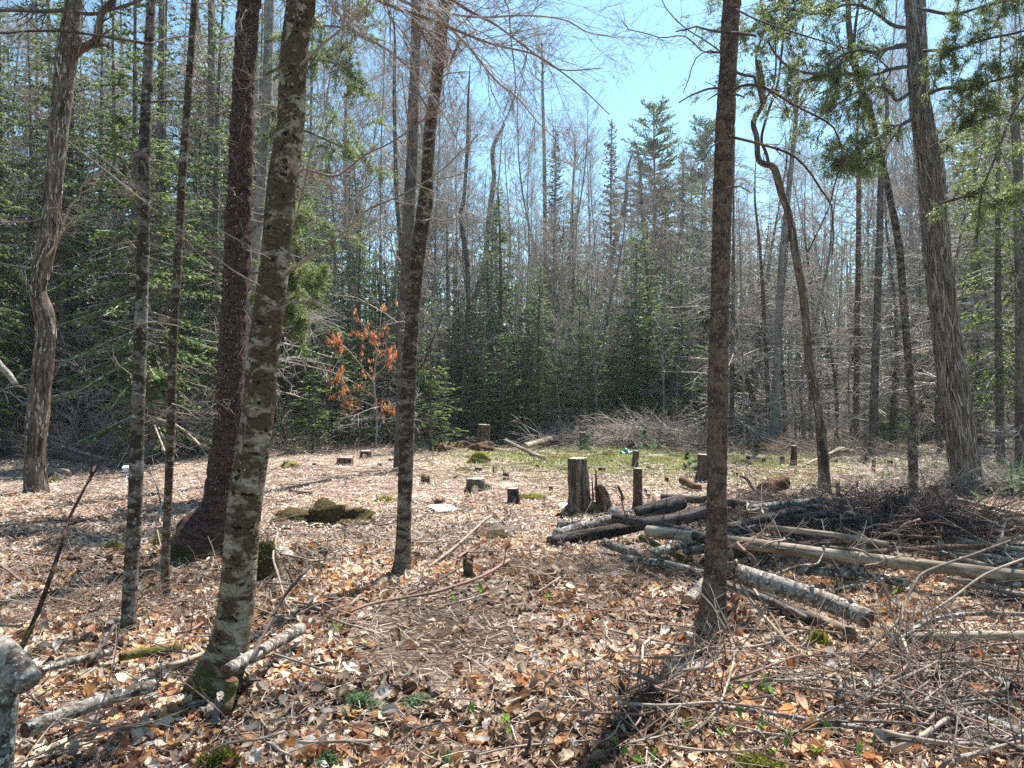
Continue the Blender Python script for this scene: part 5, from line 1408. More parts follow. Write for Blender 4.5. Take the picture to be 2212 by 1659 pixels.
log('pale log tucked under the sawn end of the thick birch log', [(1725, 1318), (1790, 1345), (1842, 1368)], 21, m_peeled, m_cut_tan, seed=13)
log('half buried dark log beneath the thick birch log', [(1620, 1270), (1690, 1310), (1760, 1345)], 26, m_blacklog, m_cut_dark, seed=14)
log('smooth bleached log lying level by the frame edge with dark knots', [(1922, 1378), (2010, 1376), (2100, 1374), (2230, 1372), (2300, 1372)], 21, m_peeled, m_cut_tan, lifts=[.03, .03, .03, .03, .03], seed=15, knots=4)
log('dark rotten log lying low in front of the bleached level log', [(1985, 1420), (2060, 1425), (2130, 1432)], 16, m_dark, m_cut_dark, seed=16)
log('grey forked bough curving over the bleached level log', [(1893, 1422), (1925, 1402), (1960, 1372), (2000, 1345), (2060, 1330), (2130, 1325), (2230, 1328)], 10, m_log, m_cut_grey, lifts=[.02, .06, .12, .14, .12, .1, .1], seed=17, name='fallen_branch', cat='branch', twigs=6, sides=10)
log('dark crooked bough reaching up to the frame edge over the peeled log', [(1855, 1425), (1895, 1385), (1940, 1340), (1960, 1290), (1975, 1265), (2000, 1235), (2110, 1195), (2230, 1150)], 6, m_dark, m_cut_dark, lifts=[.1, .15, .2, .25, .3, .35, .4, .45], seed=18, name='fallen_branch', cat='branch', sides=8, twigs=6)
log('lichen white pole lying along the lowest edge of the brush near the frame corner', [(1545, 1527), (1640, 1537), (1750, 1555), (1870, 1575), (2000, 1592), (2230, 1618)], 10, m_birch, m_cut_grey, lifts=[.03] * 6, seed=19, name='fallen_branch', cat='branch', sides=12, twigs=5, bump=.06)
log('long slim grey branch lying level across the brush below the bleached log', [(1900, 1450), (2000, 1450), (2100, 1455), (2230, 1460)], 6, m_peeled, m_cut_grey, lifts=[.06] * 4, seed=20, name='fallen_branch', cat='branch', sides=8, twigs=6)
log('dark slim branch rising through the brush below the bleached log', [(1860, 1448), (1950, 1422), (2060, 1405), (2150, 1392), (2230, 1388)], 6, m_dark, m_cut_grey, lifts=[.02, .08, .12, .1, .1], seed=21, name='fallen_branch', cat='branch', sides=8, twigs=6)
log('pale thin branch standing diagonally between leaves below the ringed spruce', [(1475, 1600), (1540, 1545), (1570, 1480), (1585, 1430)], 6, m_peeled, m_cut_grey, lifts=[.01, .06, .12, .2], seed=22, name='fallen_branch', cat='branch', sides=8)
log('grey lichened log sunk in needles near the bottom corner of the brush', [(2000, 1500), (2080, 1540), (2160, 1570), (2240, 1600)], 26, m_log, m_cut_grey, seed=23, bump=.1)
log('lichened log lying in leaves in front of the blotched beech', [(55, 1578), (130, 1548), (230, 1510), (335, 1480)], 34, m_log, m_cut_dark, seed=24, bump=.05, taper=.8, knots=2, lifts=[.03, .03, .03, .03])
log('short white birch log resting on a mossy stub before the blotched beech', [(489, 1449), (530, 1425), (575, 1400), (650, 1358)], 26, m_birch, m_cut_dark, lifts=[.16, .14, .11, .06], seed=25, bump=.05, knots=2)
log('thin pale log half covered by leaves between the lichened log and the slender fir', [(75, 1452), (150, 1430), (240, 1408)], 15, m_log, m_cut_tan, seed=26)
log('smooth pale piece of wood lying against the foot of the blotched beech', [(360, 1440), (400, 1428), (452, 1408)], 12, m_peeled, m_cut_tan, seed=27, lifts=[.02, .02, .02])
log('moss covered rotten log sunk in leaves beside the slender fir', [(260, 1420), (320, 1408), (390, 1400)], 18, m_mossbark, m_cut_dark, seed=28, bump=.12)
log('small dark rotten log in the leaves behind the slender fir', [(135, 1208), (175, 1204)], 10, m_rotten, m_cut_dark, seed=29)
log('big dark fallen log in the shade behind the crooked tree', [(-60, 968), (60, 962), (150, 985), (262, 1004)], 32, m_dark, m_dark, seed=30, bump=.14, taper=.6)
log('grey thin fallen pole leaning over the big dark log in the shade', [(-30, 932), (60, 942), (170, 975), (300, 1010)], 7, m_grey, m_cut_grey, lifts=[.5, .4, .25, .05], seed=31, twigs=8)
log('white arched root like log by the rim of the shaded wood', [(100, 1028), (122, 1016), (145, 1018), (150, 1024)], 8, m_peeled, m_cut, lifts=[0, .12, .12, .02], seed=32)
log('small curled log with a dark hollow on the open floor behind the moss mound', [(628, 1060), (645, 1064), (672, 1066)], 9, m_stake, m_cut_dark, seed=33)
# the far log heap
log('white birch log slanting down towards the mossy strip in the far heap', [(1092, 952), (1130, 970), (1175, 990)], 8, m_birch, m_cut, lifts=[.25, .12, .02], seed=34)
log('grey log lying uppermost in the far heap', [(1132, 932), (1160, 930), (1186, 922)], 9, m_log, m_cut, lifts=[.3, .32, .36], seed=35)
log('short round faced log standing out of the far heap, pale sawn face to the camera', [(1126, 938), (1124, 928), (1122, 918)], 14, m_stake, m_cut, lifts=[.0, .12, .24], seed=36)
log('pale split log in the far heap just behind the red brown curved one', [(1133, 964), (1160, 957), (1188, 950)], 14, m_peeled, m_cut_tan, lifts=[.1, .12, .14], seed=37)
log('red brown curved log at the end of the far heap', [(1176, 960), (1192, 956), (1208, 956)], 13, m_rotten, m_cut_tan, lifts=[.05, .05, .02], seed=38)
log('grey pole leaning in the far heap beside the shaggy stump', [(972, 948), (995, 940), (1016, 932)], 7, m_log, m_cut, lifts=[.05, .12, .2], seed=39)
log('long thin pole lying along the top of the far heap', [(1120, 948), (1170, 944), (1216, 946)], 4, m_peeled, m_cut, lifts=[.2, .2, .2], seed=40)
log('low thin pole lying on leaves behind the centre beech', [(830, 950), (860, 948), (960, 952)], 4, m_peeled, m_cut, lifts=[.1, .1, .1], seed=41)
log('rotten red brown chunk of log behind the far mossy mounds', [(955, 970), (985, 962), (1005, 962)], 16, m_rotten, m_cut_dark, seed=42, bump=.2)
log('dark weathered chunk of wood beside the ringed spruce', [(1473, 1036), (1495, 1048), (1508, 1056)], 17, m_rotten, m_cut_dark, lifts=[.06, .03, 0], seed=43, bump=.15)
log('orange brown upturned root block behind the brush', [(1650, 1056), (1672, 1046), (1698, 1042)], 28, m_rotten, m_cut_dark, lifts=[.02, .06, .08], seed=44, bump=.22)
log('dark curved root arching behind the brush beside the ringed spruce', [(1600, 1028), (1614, 1036), (1624, 1052), (1640, 1064), (1665, 1066)], 7, m_dark, m_cut_dark, lifts=[.35, .3, .12, .05, .03], seed=45, name='dead_root', cat='root')
log('round ended dark log facing the camera beside the ringed spruce', [(1588, 1094), (1600, 1086), (1615, 1080)], 19, m_spruce, m_cut_dark, lifts=[.1, .1, .1], seed=46)
log('pale plank like log lying behind the three stemmed tree', [(1595, 951), (1660, 950), (1733, 947)], 5, m_peeled, m_cut, lifts=[.15, .15, .15], seed=47)
log('grey log with a tan sawn end among the poles near the old cedar', [(2030, 1100), (2090, 1118), (2180, 1143)], 20, m_log, m_cut_tan, lifts=[.05, .05, .05], seed=48, bump=.08)
log('pale sunlit pole nearest the old cedar foot', [(2068, 1080), (2130, 1094), (2230, 1116)], 10, m_peeled, m_cut, lifts=[.18, .16, .14], seed=49)
log('second sunlit pole, next in front of the one by the old cedar foot', [(2058, 1096), (2130, 1112), (2230, 1140)], 10, m_peeled, m_cut, lifts=[.14, .12, .12], seed=50)
log('white chunk of log lying in front of the elbowed tree foot', [(1738, 1058), (1758, 1064), (1775, 1072)], 17, m_birch, m_cut, seed=51)
log('whitish log lying just past the elbowed tree foot', [(1842, 1062), (1870, 1070), (1885, 1080)], 11, m_birch, m_cut, seed=52)
log('bleached bough lying across the brush behind the peeled log', [(1800, 1148), (1860, 1150), (1960, 1158), (2030, 1162)], 7, m_spruce2, m_cut_dark, lifts=[.3, .34, .36, .3], seed=53, name='fallen_branch', cat='branch', twigs=10)
log('long dark red bough arching over the slash heap', [(1846, 1110), (1900, 1140), (2000, 1150), (2100, 1152), (2150, 1152)], 5, m_spruce, m_cut_dark, lifts=[.4, .36, .3, .3, .3], seed=54, name='fallen_branch', cat='branch', twigs=10)
log('peeled pole joining the long peeled log from behind', [(1850, 1160), (1900, 1182), (1955, 1206)], 12, m_peeled, m_cut_tan, lifts=[.2, .2, .2], seed=55)
log('pale log lying under the far end of the long peeled log', [(2060, 1252), (2130, 1268), (2230, 1290)], 13, m_peeled, m_cut_tan, lifts=[.05] * 3, seed=56)
for k in range(9):
    y = 1160 + k * 11
    log('thin pale pole bundled at the frame edge behind the long peeled log', [(2050 + 12 * (k % 3), y - 8), (2140, y + 8), (2240, y + 22)], 6 + (k % 3) * 2, m_peeled if k % 2 else m_log, m_cut, lifts=[.12, .1, .1], seed=60 + k, group='poles bundled at the frame edge', sides=10)
for k in range(9):
    log('bleached pole in the loose heap beside the elbowed tree', [(1728 + 4 * k, 1010 - 2 * k), (1770 + 3 * k, 990 - 1.5 * k), (1815 + 4 * k, 966 + 1 * k)], 3.5 + (k % 3), m_peeled, m_cut, lifts=[.0, .15, .3], seed=80 + k, group='bleached poles heaped beside the elbowed tree', name='pole', cat='pole', sides=8)
log('mossy stub propping up the short birch log', [(500, 1470), (497, 1500), (488, 1538)], 28, m_mossbark, m_cut_dark, lifts=[.12, .05, 0], seed=91, name='mossy_stub', cat='stub', bump=.12, taper=.8)
log_stick = log('dark dead stick with side stubs leaning up from the leaves', [(40, 1412), (78, 1332), (108, 1250), (130, 1185), (150, 1120), (180, 1060), (205, 1008)], 12, m_spruce, m_cut_dark, lifts=[.0, .22, .44, .6, .78, .95, 1.1], seed=92, name='leaning_stick', cat='stick', taper=.35, twigs=7, sides=10, ends='start')

# near post at the frame edge
b = at(10, 1700)
g = Geo()
W = [b - np.array([.02, 0, .1]), P(6, 1600, b[1]), P(12, 1520, b[1]), P(18, 1470, b[1])]
tube(g, W, np.array([26, 24, 24, 20]) / F * b[1], 24, 30, .12, 12, seed=93)
W = [P(-50, 1400, b[1] + .1), P(0, 1420, b[1]), P(35, 1450, b[1] - .02), P(60, 1478, b[1] - .05)]
g2 = Geo(); tube(g2, W, np.array([38, 40, 36, 26]) / 1.0 / F * b[1], 24, 20, .16, 12, seed=94)
post = thing('broken_snag', 'short broken snag crusted with white lichen standing at the frame edge', 'snag', b)
link('trunk', g.mesh('trunk', m_log, b), (0, 0, 0), post)
link('head', g2.mesh('head', m_birch, b), (0, 0, 0), post)
g = Geo(); tube(g, [P(-20, 760, 8.0), P(0, 790, 8.0), P(18, 808, 8.0), P(35, 832, 8.0)], np.array([13, 14, 13, 10]) / 2 / F * 8, 12, 16, .12, seed=95)
tube(g, [P(-20, 760, 8.0), P(-60, 700, 8.0), P(-120, 900, 8.2), P(-130, 1250, 8.2)], np.array([13, 16, 30, 50]) / 2 / F * 8, 12, 30, .1, seed=96)
bp = P(-130, 1250, 8.2)
o = link('bowed_birch', g.mesh('bowed_birch', m_birch, bp), bp); tag(o, 'bowed white birch whose tip hangs into view at the frame edge', 'tree')

# slabs, bark, stones, moss mounds, litter
def slab(label, x, y, w, h, mat, yaw, seed, name='bark_slab', cat='bark', tiltx=.15):
    b = at(x, y); s = b[1] / F
    rs = np.random.RandomState(seed)
    n, m_ = 12, 4
    V = []
    for i in range(n + 1):
        for j in range(m_ + 1):
            u = i / n - .5; v = j / m_ - .5
            ww = h * s * (1 - .5 * abs(u) ** 2 * 2) * (1 + rs.normal(0, .05))
            V.append((u * w * s + rs.normal(0, .003), v * ww, .02 + .03 * (0.25 - v * v) + rs.normal(0, .003)))
    V = np.array(V); k = (n + 1) * (m_ + 1)
    V2 = V.copy(); V2[:, 2] -= .015
    Q = []
    for i in range(n):
        for j in range(m_):
            a = i * (m_ + 1) + j; Q += [(a, a + m_ + 1, a + m_ + 2, a + 1), (a + k, a + 1 + k, a + m_ + 2 + k, a + m_ + 1 + k)]
    for i in range(n):
        a = i * (m_ + 1); Q += [(a, a + k, a + m_ + 1 + k, a + m_ + 1)]; a += m_; Q += [(a, a + m_ + 1, a + m_ + 1 + k, a + k)]
    g = Geo(); g.add(np.vstack([V, V2]), Q)
    o = link(name, g.mesh(name, mat), b + np.array([0, 0, .02])); o.rotation_euler = (tiltx, .05, yaw)
    return tag(o, label, cat)
slab('bleached white slab of bark lying on red leaves near the broken stump remnant', 957, 1103, 60, 55, m_whitebark, .75, 1)
slab('black and white strip of birch bark lying behind the foot of the blotched beech', 597, 1205, 95, 60, m_birch, -.9, 2, tiltx=.3)
slab('grey weathered bark plate on the scrap heap in front of the low stumps', 1065, 1135, 55, 40, m_log, -.3, 3)
slab('second weathered bark plate on the scrap heap, edge on and darker', 1085, 1152, 60, 36, m_dark, -.4, 4, tiltx=.4)
slab('white curl of bark on the moss patch beside the slender fir', 256, 1194, 12, 40, m_whitebark, 1.3, 5)
slab('pale birch bark flake by the side of the hollow stump', 1222, 1098, 30, 40, m_whitebark, .1, 6)
slab('bark curl lying in leaves in front of the moss mound', 620, 1140, 45, 40, m_stake, .4, 7)
slab('slab of brown bark standing in leaves in front of the dark chunk', 1040, 1160, 30, 50, m_rotten, .8, 8, tiltx=.7)

def lump(label, x, y, w, h, mat, seed, name='moss_mound', cat='moss', fuzz=None, dep=.7, rough=.35, nf=700):
    b = at(x, y); s = b[1] / F
    rs = np.random.RandomState(seed)
    n, m_ = 28, 10
    V = [(0, 0, 1)]
    for j in range(1, m_ + 1):
        for i in range(n):
            ph = j / m_ * 1.7; a = i / n * 6.2832
            V.append((math.sin(ph) * math.cos(a), math.sin(ph) * math.sin(a), math.cos(ph)))
    V = np.array(V)
    k = 1 + rough * (vn(V * 2.2 + seed * 3, seed) - .5) * 2 + rough * .6 * (vn(V * 6 + seed * 3, seed + 1) - .5)
    V = V * k[:, None] * np.array([w / 2 * s, w / 2 * s * dep, h * s])
    T = [(0, 1 + i, 1 + (i + 1) % n) for i in range(n)]; Q = []
    for j in range(m_ - 1):
        for i in range(n):
            a, c = 1 + j * n + i, 1 + j * n + (i + 1) % n
            Q.append((a, a + n, c + n, c))
    g = Geo(); g.add(V, Q, T)
    o = link(name, g.mesh(name, mat), b); tag(o, label, cat)
    if fuzz is not None:
        gf = Geo(); kk = rs.randint(0, len(V), nf)
        p = V[kk] + rs.normal(0, w * s * .03, (nf, 3))
        d = unit(V[kk] + np.array([0, 0, .3 * h * s]) + rs.normal(0, .02, (nf, 3)))
        c = np.array(fuzz)[rs.randint(0, len(fuzz), nf)] * rs.uniform(.6, 1.2, (nf, 1))
        sprays(gf, p - d * .006, d, np.full(nf, .014), rs, 0, .014, .0035, fuzz, True)
        f = link('moss_tufts', gf.mesh('moss_tufts', m_needle), (0, 0, 0), o); f['kind'] = 'stuff'
    return o
YM = ((.28, .27, .04), (.2, .2, .035), (.12, .13, .03)); DM = ((.10, .10, .025), (.16, .16, .035), (.06, .06, .02))
lump('big dark mossy mound with yellow moss along its crest behind the blotched beech', 690, 1126, 150, 30, m_mossd, 1, fuzz=((.26, .25, .05), (.10, .08, .03), (.07, .05, .03)), nf=1200, rough=.9, dep=.7)
lump('small round mossy knob in front of the big mossy mound', 634, 1118, 26, 16, m_mossd, 2, fuzz=DM)
lump('mossy hummock hugging the blotched beech beside the bark strip', 575, 1255, 60, 70, m_mossd, 3, fuzz=DM, nf=1200)
lump('flat yellow moss cushion on the leaf floor next to the centre beech', 831, 1084, 48, 9, m_moss, 4, 'moss_cushion', fuzz=YM)
lump('bright moss cushion beside the slender fir with white bark on it', 242, 1197, 44, 20, m_moss, 5, 'moss_cushion', fuzz=YM)
lump('bright green moss cushion at the bottom edge below the blotched beech', 470, 1668, 84, 32, m_moss, 6, 'moss_cushion', fuzz=YM, nf=4000)
lump('bright moss cushion at the bottom edge among green shoots', 1640, 1676, 120, 22, m_moss, 7, 'moss_cushion', fuzz=YM, nf=4000)
lump('round moss cushion caught in brush below the thick birch log', 1772, 1408, 48, 34, m_moss, 8, 'moss_cushion', fuzz=YM, nf=900)
lump('orange yellow mossy mound in front of the shaggy brown stump', 1034, 1000, 52, 20, m_moss, 9, fuzz=YM)
lump('crumbling red heap around the foot of the shaggy brown stump', 1046, 975, 62, 18, m_rotten, 10, 'rotten_heap', 'heap')
lump('brown rotten mound at the end of the far mossy strip', 962, 975, 60, 16, m_rotten, 11, 'rotten_heap', 'heap')
lump('small yellow mossy mound beyond the hollow stump', 1318, 985, 30, 9, m_moss, 12, fuzz=YM)
lump('yellow moss patch between the hollow stump and the far heap', 1205, 990, 60, 7, m_moss, 13, 'moss_cushion', fuzz=YM)
lump('small yellow moss tuft straight behind the pale topped stump', 1003, 1018, 40, 5, m_moss, 14, 'moss_cushion', fuzz=YM)
lump('yellow moss spilling beside the dark leaning stump', 1150, 1078, 60, 9, m_moss, 15, 'moss_cushion', fuzz=YM)
lump('moss patch at the root flare of the thick dark spruce', 345, 1185, 34, 22, m_moss, 16, 'moss_cushion', fuzz=YM)
lump('yellow moss between the crooked tree and the white arched root', 115, 1042, 26, 8, m_moss, 17, 'moss_cushion', fuzz=YM)
lump('moss strip at the rim of the shaded wood by the crooked stub', 640, 974, 70, 9, m_moss, 18, 'moss_cushion', fuzz=YM)
lump('dark root mound under the three stemmed tree', 1664, 978, 110, 20, m_mossd, 19, 'root_mound', 'mound', rough=.6)
lump('grey stone beside the foot of the hollow stump', 1327, 1116, 34, 20, m_stone, 20, 'stone', 'stone', rough=.12)
lump('smaller grey stone next to the dark post stump', 1354, 1110, 26, 13, m_stone, 21, 'stone', 'stone', rough=.12)
lump('grey stone on the mossy strip near the ringed spruce', 1457, 988, 16, 9, m_stone, 22, 'stone', 'stone', rough=.12)
lump('crumpled scrap of teal plastic at the foot of the pale post stump', 1352, 984, 26, 12, m_teal, 23, 'plastic_scrap', 'litter', rough=.6)
lump('dark brown hummock under the bark scraps in front of the low stumps', 1075, 1165, 80, 16, m_mossd, 24, 'humus_mound', 'mound', rough=.5)
lump('dark heap of soil at the foot of the hollow stump', 1225, 1118, 60, 12, m_mossd, 25, 'humus_mound', 'mound', rough=.5)

# white box at the edge of the wood
b = at(277, 1030); s = b[1] / F
def box(g, c, sx, sy, sz, bev=.006):
    x, y, z = sx / 2, sy / 2, sz / 2
    V, Q = [], []
    for zz, k in ((-z, 0), (-z + bev, 1), (z - bev, 1), (z, 0)):
        e = 0 if k else bev
        V += [(-x + e, -y + e, zz), (x - e, -y + e, zz), (x - e, y - e, zz), (-x + e, y - e, zz)]
    for r_ in range(3):
        for i in range(4): Q.append((r_ * 4 + i, r_ * 4 + (i + 1) % 4, r_ * 4 + 4 + (i + 1) % 4, r_ * 4 + 4 + i))
    Q += [(3, 2, 1, 0), (12, 13, 14, 15)]
    g.add(np.array(V) + np.array(c), Q)
wb = thing('white_box', 'small white lidded box on the ground behind the slender fir', 'box', b)
g = Geo(); box(g, (0, 0, .10), .17, .17, .16); link('body', g.mesh('body', m_white, flat=True), (0, 0, 0), wb)
g = Geo(); box(g, (0, 0, .20), .20, .20, .03); o = link('lid', g.mesh('lid', m_white, flat=True), (0, 0, 0), wb); o.rotation_euler = (.12, 0, 0)
wb.rotation_euler = (0, 0, .3)
g = Geo(); box(g, (0, 0, 0), .22, .08, .02)
o = link('foot', g.mesh('foot', m_stake), (0, 0, .012), wb)

# brush heaps
def heap(label, x, y, wpx, hpx, n, L0, L1, r0, r1, mat, seed, name='brush_heap', arch=.0, dep=1.0, cat='brush', cols=((1, 1, 1), (.6, .5, .45), (1.25, 1.2, 1.15)), levels=((3, .45, 35, .6),)):
    b = at(x, y); s = b[1] / F
    rs = np.random.RandomState(seed)
    px = rs.normal(0, .38, n) * wpx * s; pyy = rs.normal(0, .38, n) * wpx * s * dep
    hz = hpx * s * np.exp(-(px / (wpx * s * .5)) ** 2) * rs.rand(n)
    S = np.stack([b[0] + px, b[1] + pyy, H(b[0] + px, b[1] + pyy) + .02 + hz], 1)
    az = rs.rand(n) * 6.28
    D = np.stack([np.cos(az), np.sin(az), rs.normal(.1 + arch, .15, n)], 1)
    q = grow(rs, S, D, rs.uniform(L0, L1, n), rs.uniform(r0, r1, n), list(levels), 5, .16, -.12 * arch - .02)
    g = Geo()
    gz = H(q[0][:, 0], q[0][:, 1]); keep = (q[0][:, 2] > gz - .02)
    q = [k[keep] for k in q]
    tc = np.array(cols)[rs.randint(0, len(cols), keep.sum())]
    segs(g, *q, 3, tint=tc)
    o = link(name, g.mesh(name, mat, b), b); tag(o, label, cat, kind='stuff')
    return o
heap('grey brush heap of arching bare branches at the far edge of the clearing', 1420, 968, 230, 44, 560, .5, 1.6, .005, .012, m_twig, 1, arch=.35, dep=.4)
heap('low grey brush strewn along the far edge of the clearing', 1290, 962, 260, 40, 520, .4, 1.4, .005, .011, m_twig, 2, arch=.15, dep=.35)
heap('dark brush heap behind the ringed spruce by the three stemmed tree', 1590, 948, 90, 60, 260, .4, 1.2, .006, .014, m_twig_dark, 3, arch=.3, dep=.5, cols=((1, 1, 1), (2.2, 2.1, 2)))
heap('slash heap of dark twigs behind the long peeled log', 1930, 1150, 400, 62, 2100, .2, .75, .004, .010, m_twig_dark, 4, arch=.12, dep=.6, cols=((1, 1, 1), (1.8, 1.7, 1.6), (.6, .5, .5)))
heap('tangle of twigs over the logs behind the ringed spruce', 1660, 1120, 260, 45, 700, .2, .6, .003, .007, m_twig_dark, 5, arch=.15, dep=.6, cols=((1, 1, 1), (2, 1.9, 1.8), (.7, .6, .5)))
heap('loose pale brush spread before the thick birch log', 1850, 1440, 480, 14, 90, .25, .9, .003, .006, m_stick, 6, arch=.0, dep=.35)
heap('needle shedding dry brush in the bottom corner of the picture', 2160, 1600, 220, 16, 200, .1, .3, .0016, .0035, m_twig, 7, arch=.05, dep=.5, levels=((6, .3, 45, .7),))
heap('dark tangle of fallen twigs in the shaded wood behind the crooked tree', 90, 985, 420, 45, 800, .4, 1.5, .004, .011, m_twig, 8, arch=.15, dep=.4, cols=((.5, .45, .4), (1, .95, .9), (.3, .3, .3)))
heap('dark tangle of fallen twigs in the shaded wood behind the two slim trunks', 420, 975, 420, 45, 800, .4, 1.5, .004, .011, m_twig, 9, arch=.15, dep=.4, cols=((.5, .45, .4), (1, .95, .9), (.3, .3, .3)))
heap('thin dry brush around the pale topped poles near the old cedar', 2080, 1060, 360, 40, 700, .3, 1.1, .004, .009, m_twig, 10, arch=.15, dep=.5)
heap('pale twig heap around the shaggy brown stump', 1060, 952, 220, 28, 420, .3, 1.0, .005, .010, m_stick, 11, arch=.15, dep=.35)
heap('brush of bare shoots around the bleached pole heap', 1800, 985, 300, 34, 500, .3, 1.1, .004, .009, m_stick, 12, arch=.1, dep=.5)
heap('sparse tangle of twigs around the foot of the slender fir', 220, 1330, 330, 24, 160, .2, .8, .002, .004, m_stick, 13, arch=.15, dep=.5)
heap('fine twigs raked together between the short rough log and the open soil', 1350, 1250, 300, 12, 260, .12, .5, .0018, .0035, m_stick, 14, arch=.1, dep=.35)

for k, (x0, y0, x1, y1, w, l0, l1, mt, ct, lb) in enumerate([
    (1200, 1156, 1330, 1118, 22, .02, .1, m_log, m_cut_grey, 'grey log crossing beneath the long black log, nearest the hollow stump'),
    (1330, 1118, 1530, 1168, 24, .25, .3, m_blacklog, m_cut_grey, 'black log laid across the long rough black one, under the propped log'),
    (1400, 1196, 1640, 1140, 20, .18, .3, m_log, m_cut_tan, 'grey log lying under the peeled log on both sides of the ringed spruce'),
    (1430, 1075, 1700, 1100, 18, .2, .22, m_dark, m_cut_grey, 'brown log behind the black pile, half hidden by the ringed spruce'),
    (1580, 1196, 1850, 1172, 22, .12, .1, m_spruce2, m_cut_tan, 'reddish log lying behind the long peeled log past the ringed spruce'),
    (1620, 1098, 1850, 1078, 15, .3, .3, m_log, m_cut, 'pale grey log topping the slash between the ringed spruce and the leaning patchy tree'),
    (1650, 1140, 1920, 1176, 14, .35, .3, m_peeled, m_cut, 'slim peeled log crossing the curved black limbs'),
    (1760, 1130, 2040, 1118, 16, .35, .3, m_blacklog, m_cut_dark, 'black log deep in the slash heap before the old cedar'),
    (1720, 1230, 1960, 1262, 17, .1, .05, m_log, m_cut_tan, 'grey log between the thick birch log and the long peeled log'),
    (1860, 1196, 2150, 1180, 13, .2, .2, m_spruce2, m_cut_tan, 'slim reddish log behind the far end of the long peeled log'),
    (1560, 1262, 1760, 1345, 18, .06, .02, m_dark, m_cut_dark, 'dark rotten log lying close along the thick birch log'),
    (1345, 1206, 1530, 1240, 16, .06, .1, m_log, m_cut_grey, 'slim grey log running into the foot of the ringed spruce')]):
    log(lb, [(x0, y0), ((x0 + x1) / 2 + 6, (y0 + y1) / 2 - 4), (x1, y1)], w, mt, ct, lifts=[l0, (l0 + l1) / 2 + .02, l1], seed=300 + k, bump=.09, knots=2, twigs=4, taper=.85)
# single fallen sticks
SR = np.random.RandomState(90)
GLM = [('crooked tree', 80, 1060), ('slender fir', 278, 1360), ('slimmest trunk', 362, 1300), ('thick spruce foot', 440, 1200), ('blotched beech foot', 450, 1500), ('lichened log', 200, 1530), ('big moss mound', 690, 1122),
       ('centre beech foot', 866, 1245), ('bare soil', 940, 1400), ('broken hollow stump', 1013, 1248), ('white bark slab', 957, 1103), ('flat fir seedling', 780, 1540), ('hollow stump', 1265, 1110), ('black logs', 1350, 1150),
       ('ringed spruce foot', 1535, 1370), ('birch log end', 1880, 1340), ('bleached level log', 2060, 1375), ('lichen white pole', 1750, 1555), ('lichened corner log', 2120, 1560), ('slash heap', 1990, 1150), ('old cedar foot', 2093, 1068),
       ('bottom moss', 470, 1650), ('bottom shoots', 1640, 1640), ('upright twig', 1140, 1600), ('frame edge pole bundle', 2180, 1200), ('peeled log', 1750, 1190), ('elbowed tree foot', 1781, 1066), ('far stumps', 760, 1000)]
def spot(px, py):
    o = sorted(GLM, key=lambda q: math.hypot(q[1] - px, (q[2] - py) * 1.5))
    return 'near the ' + o[0][0] + ', towards the ' + o[1][0]
def hue(m): return {'dry_sticks': 'tan', 'reddish_twigs': 'reddish', 'dark_twigs': 'dark', 'lichen_log_bark': 'lichened', 'peeled_wood': 'peeled', 'dark_forest_bark': 'brown'}.get(m.name, 'grey')
for i in range(64):
    if i < 40:
        px, py = SR.uniform(1380, 2230), SR.uniform(1400, 1640)
        if px < 1800 and i % 2: px += 400
    else:
        px, py = SR.uniform(1600, 2200), SR.uniform(1085, 1230)
    a = SR.normal(-.15, .6) if SR.rand() < .75 else SR.uniform(0, 6.28)
    Lp = SR.uniform(120, 330) * (py - 848) / 620
    q = [(px + math.cos(a) * Lp * t + SR.normal(0, 7), py + math.sin(a) * Lp * .45 * t + SR.normal(0, 4)) for t in (-.5, -.2, .1, .35, .5)]
    l0 = .03 if i < 40 else SR.uniform(.05, .35)
    where_ = 'in the brushy bottom corner' if i < 40 else 'on the log pile and slash'
    bm = [m_stick, m_log, m_peeled, m_stick, m_twig_red, m_dark][i % 6]
    blab = ('long ' if Lp > 230 * (py - 848) / 620 else 'short ') + hue(bm) + ' fallen bough ' + spot(px, py)
    o = log(blab, q, SR.uniform(5, 11) * (.5 + (py - 848) / 1000), bm, m_cut, 'both', 'fallen_branch', 'branch',
            [l0, l0 + .04 + .05 * SR.rand(), l0 + .08 * SR.rand() + .03, l0 + .03, l0], SR.randint(9999), .1, 0, blab, .45, 0, 8, SR.randint(2, 6))
def stick(pts, w, label, lifts=None, mat=None, tw=0):
    return log(label, pts, w, mat or m_stick, ends='none', name='fallen_stick', cat='stick', lifts=lifts or [.02] * len(pts), seed=SR.randint(9999), sides=6, twigs=tw, bump=.1)
stick([(885, 1285), (960, 1245), (1010, 1215)], 5, 'curved dark stick lying behind the bare soil, its upper end by the small broken stump', mat=m_twig_dark)
stick([(735, 1330), (800, 1305), (880, 1290), (950, 1276), (1040, 1245), (1100, 1210)], 7, 'long stick running along the upper rim of the bare soil', mat=m_twig_red, tw=3)
stick([(925, 1225), (985, 1180), (1040, 1130), (1060, 1115)], 6, 'grey stick slanting up to the bark scraps', [.02, .05, .1, .12])
stick([(1050, 1090), (1090, 1130), (1125, 1160)], 5, 'reddish stick slanting down from the dark leaning stump', [.06, .03, .02], m_twig_red)
stick([(1300, 1175), (1340, 1140), (1345, 1080), (1335, 1050)], 6, 'crooked dark stick standing up in front of the dark post stump', [.0, .15, .35, .55], m_twig_dark, 3)
stick([(1310, 1360), (1400, 1380), (1520, 1400), (1640, 1395), (1720, 1365)], 6, 'long grey stick lying over the leaves in front of the ringed spruce', [.03] * 5, tw=5)
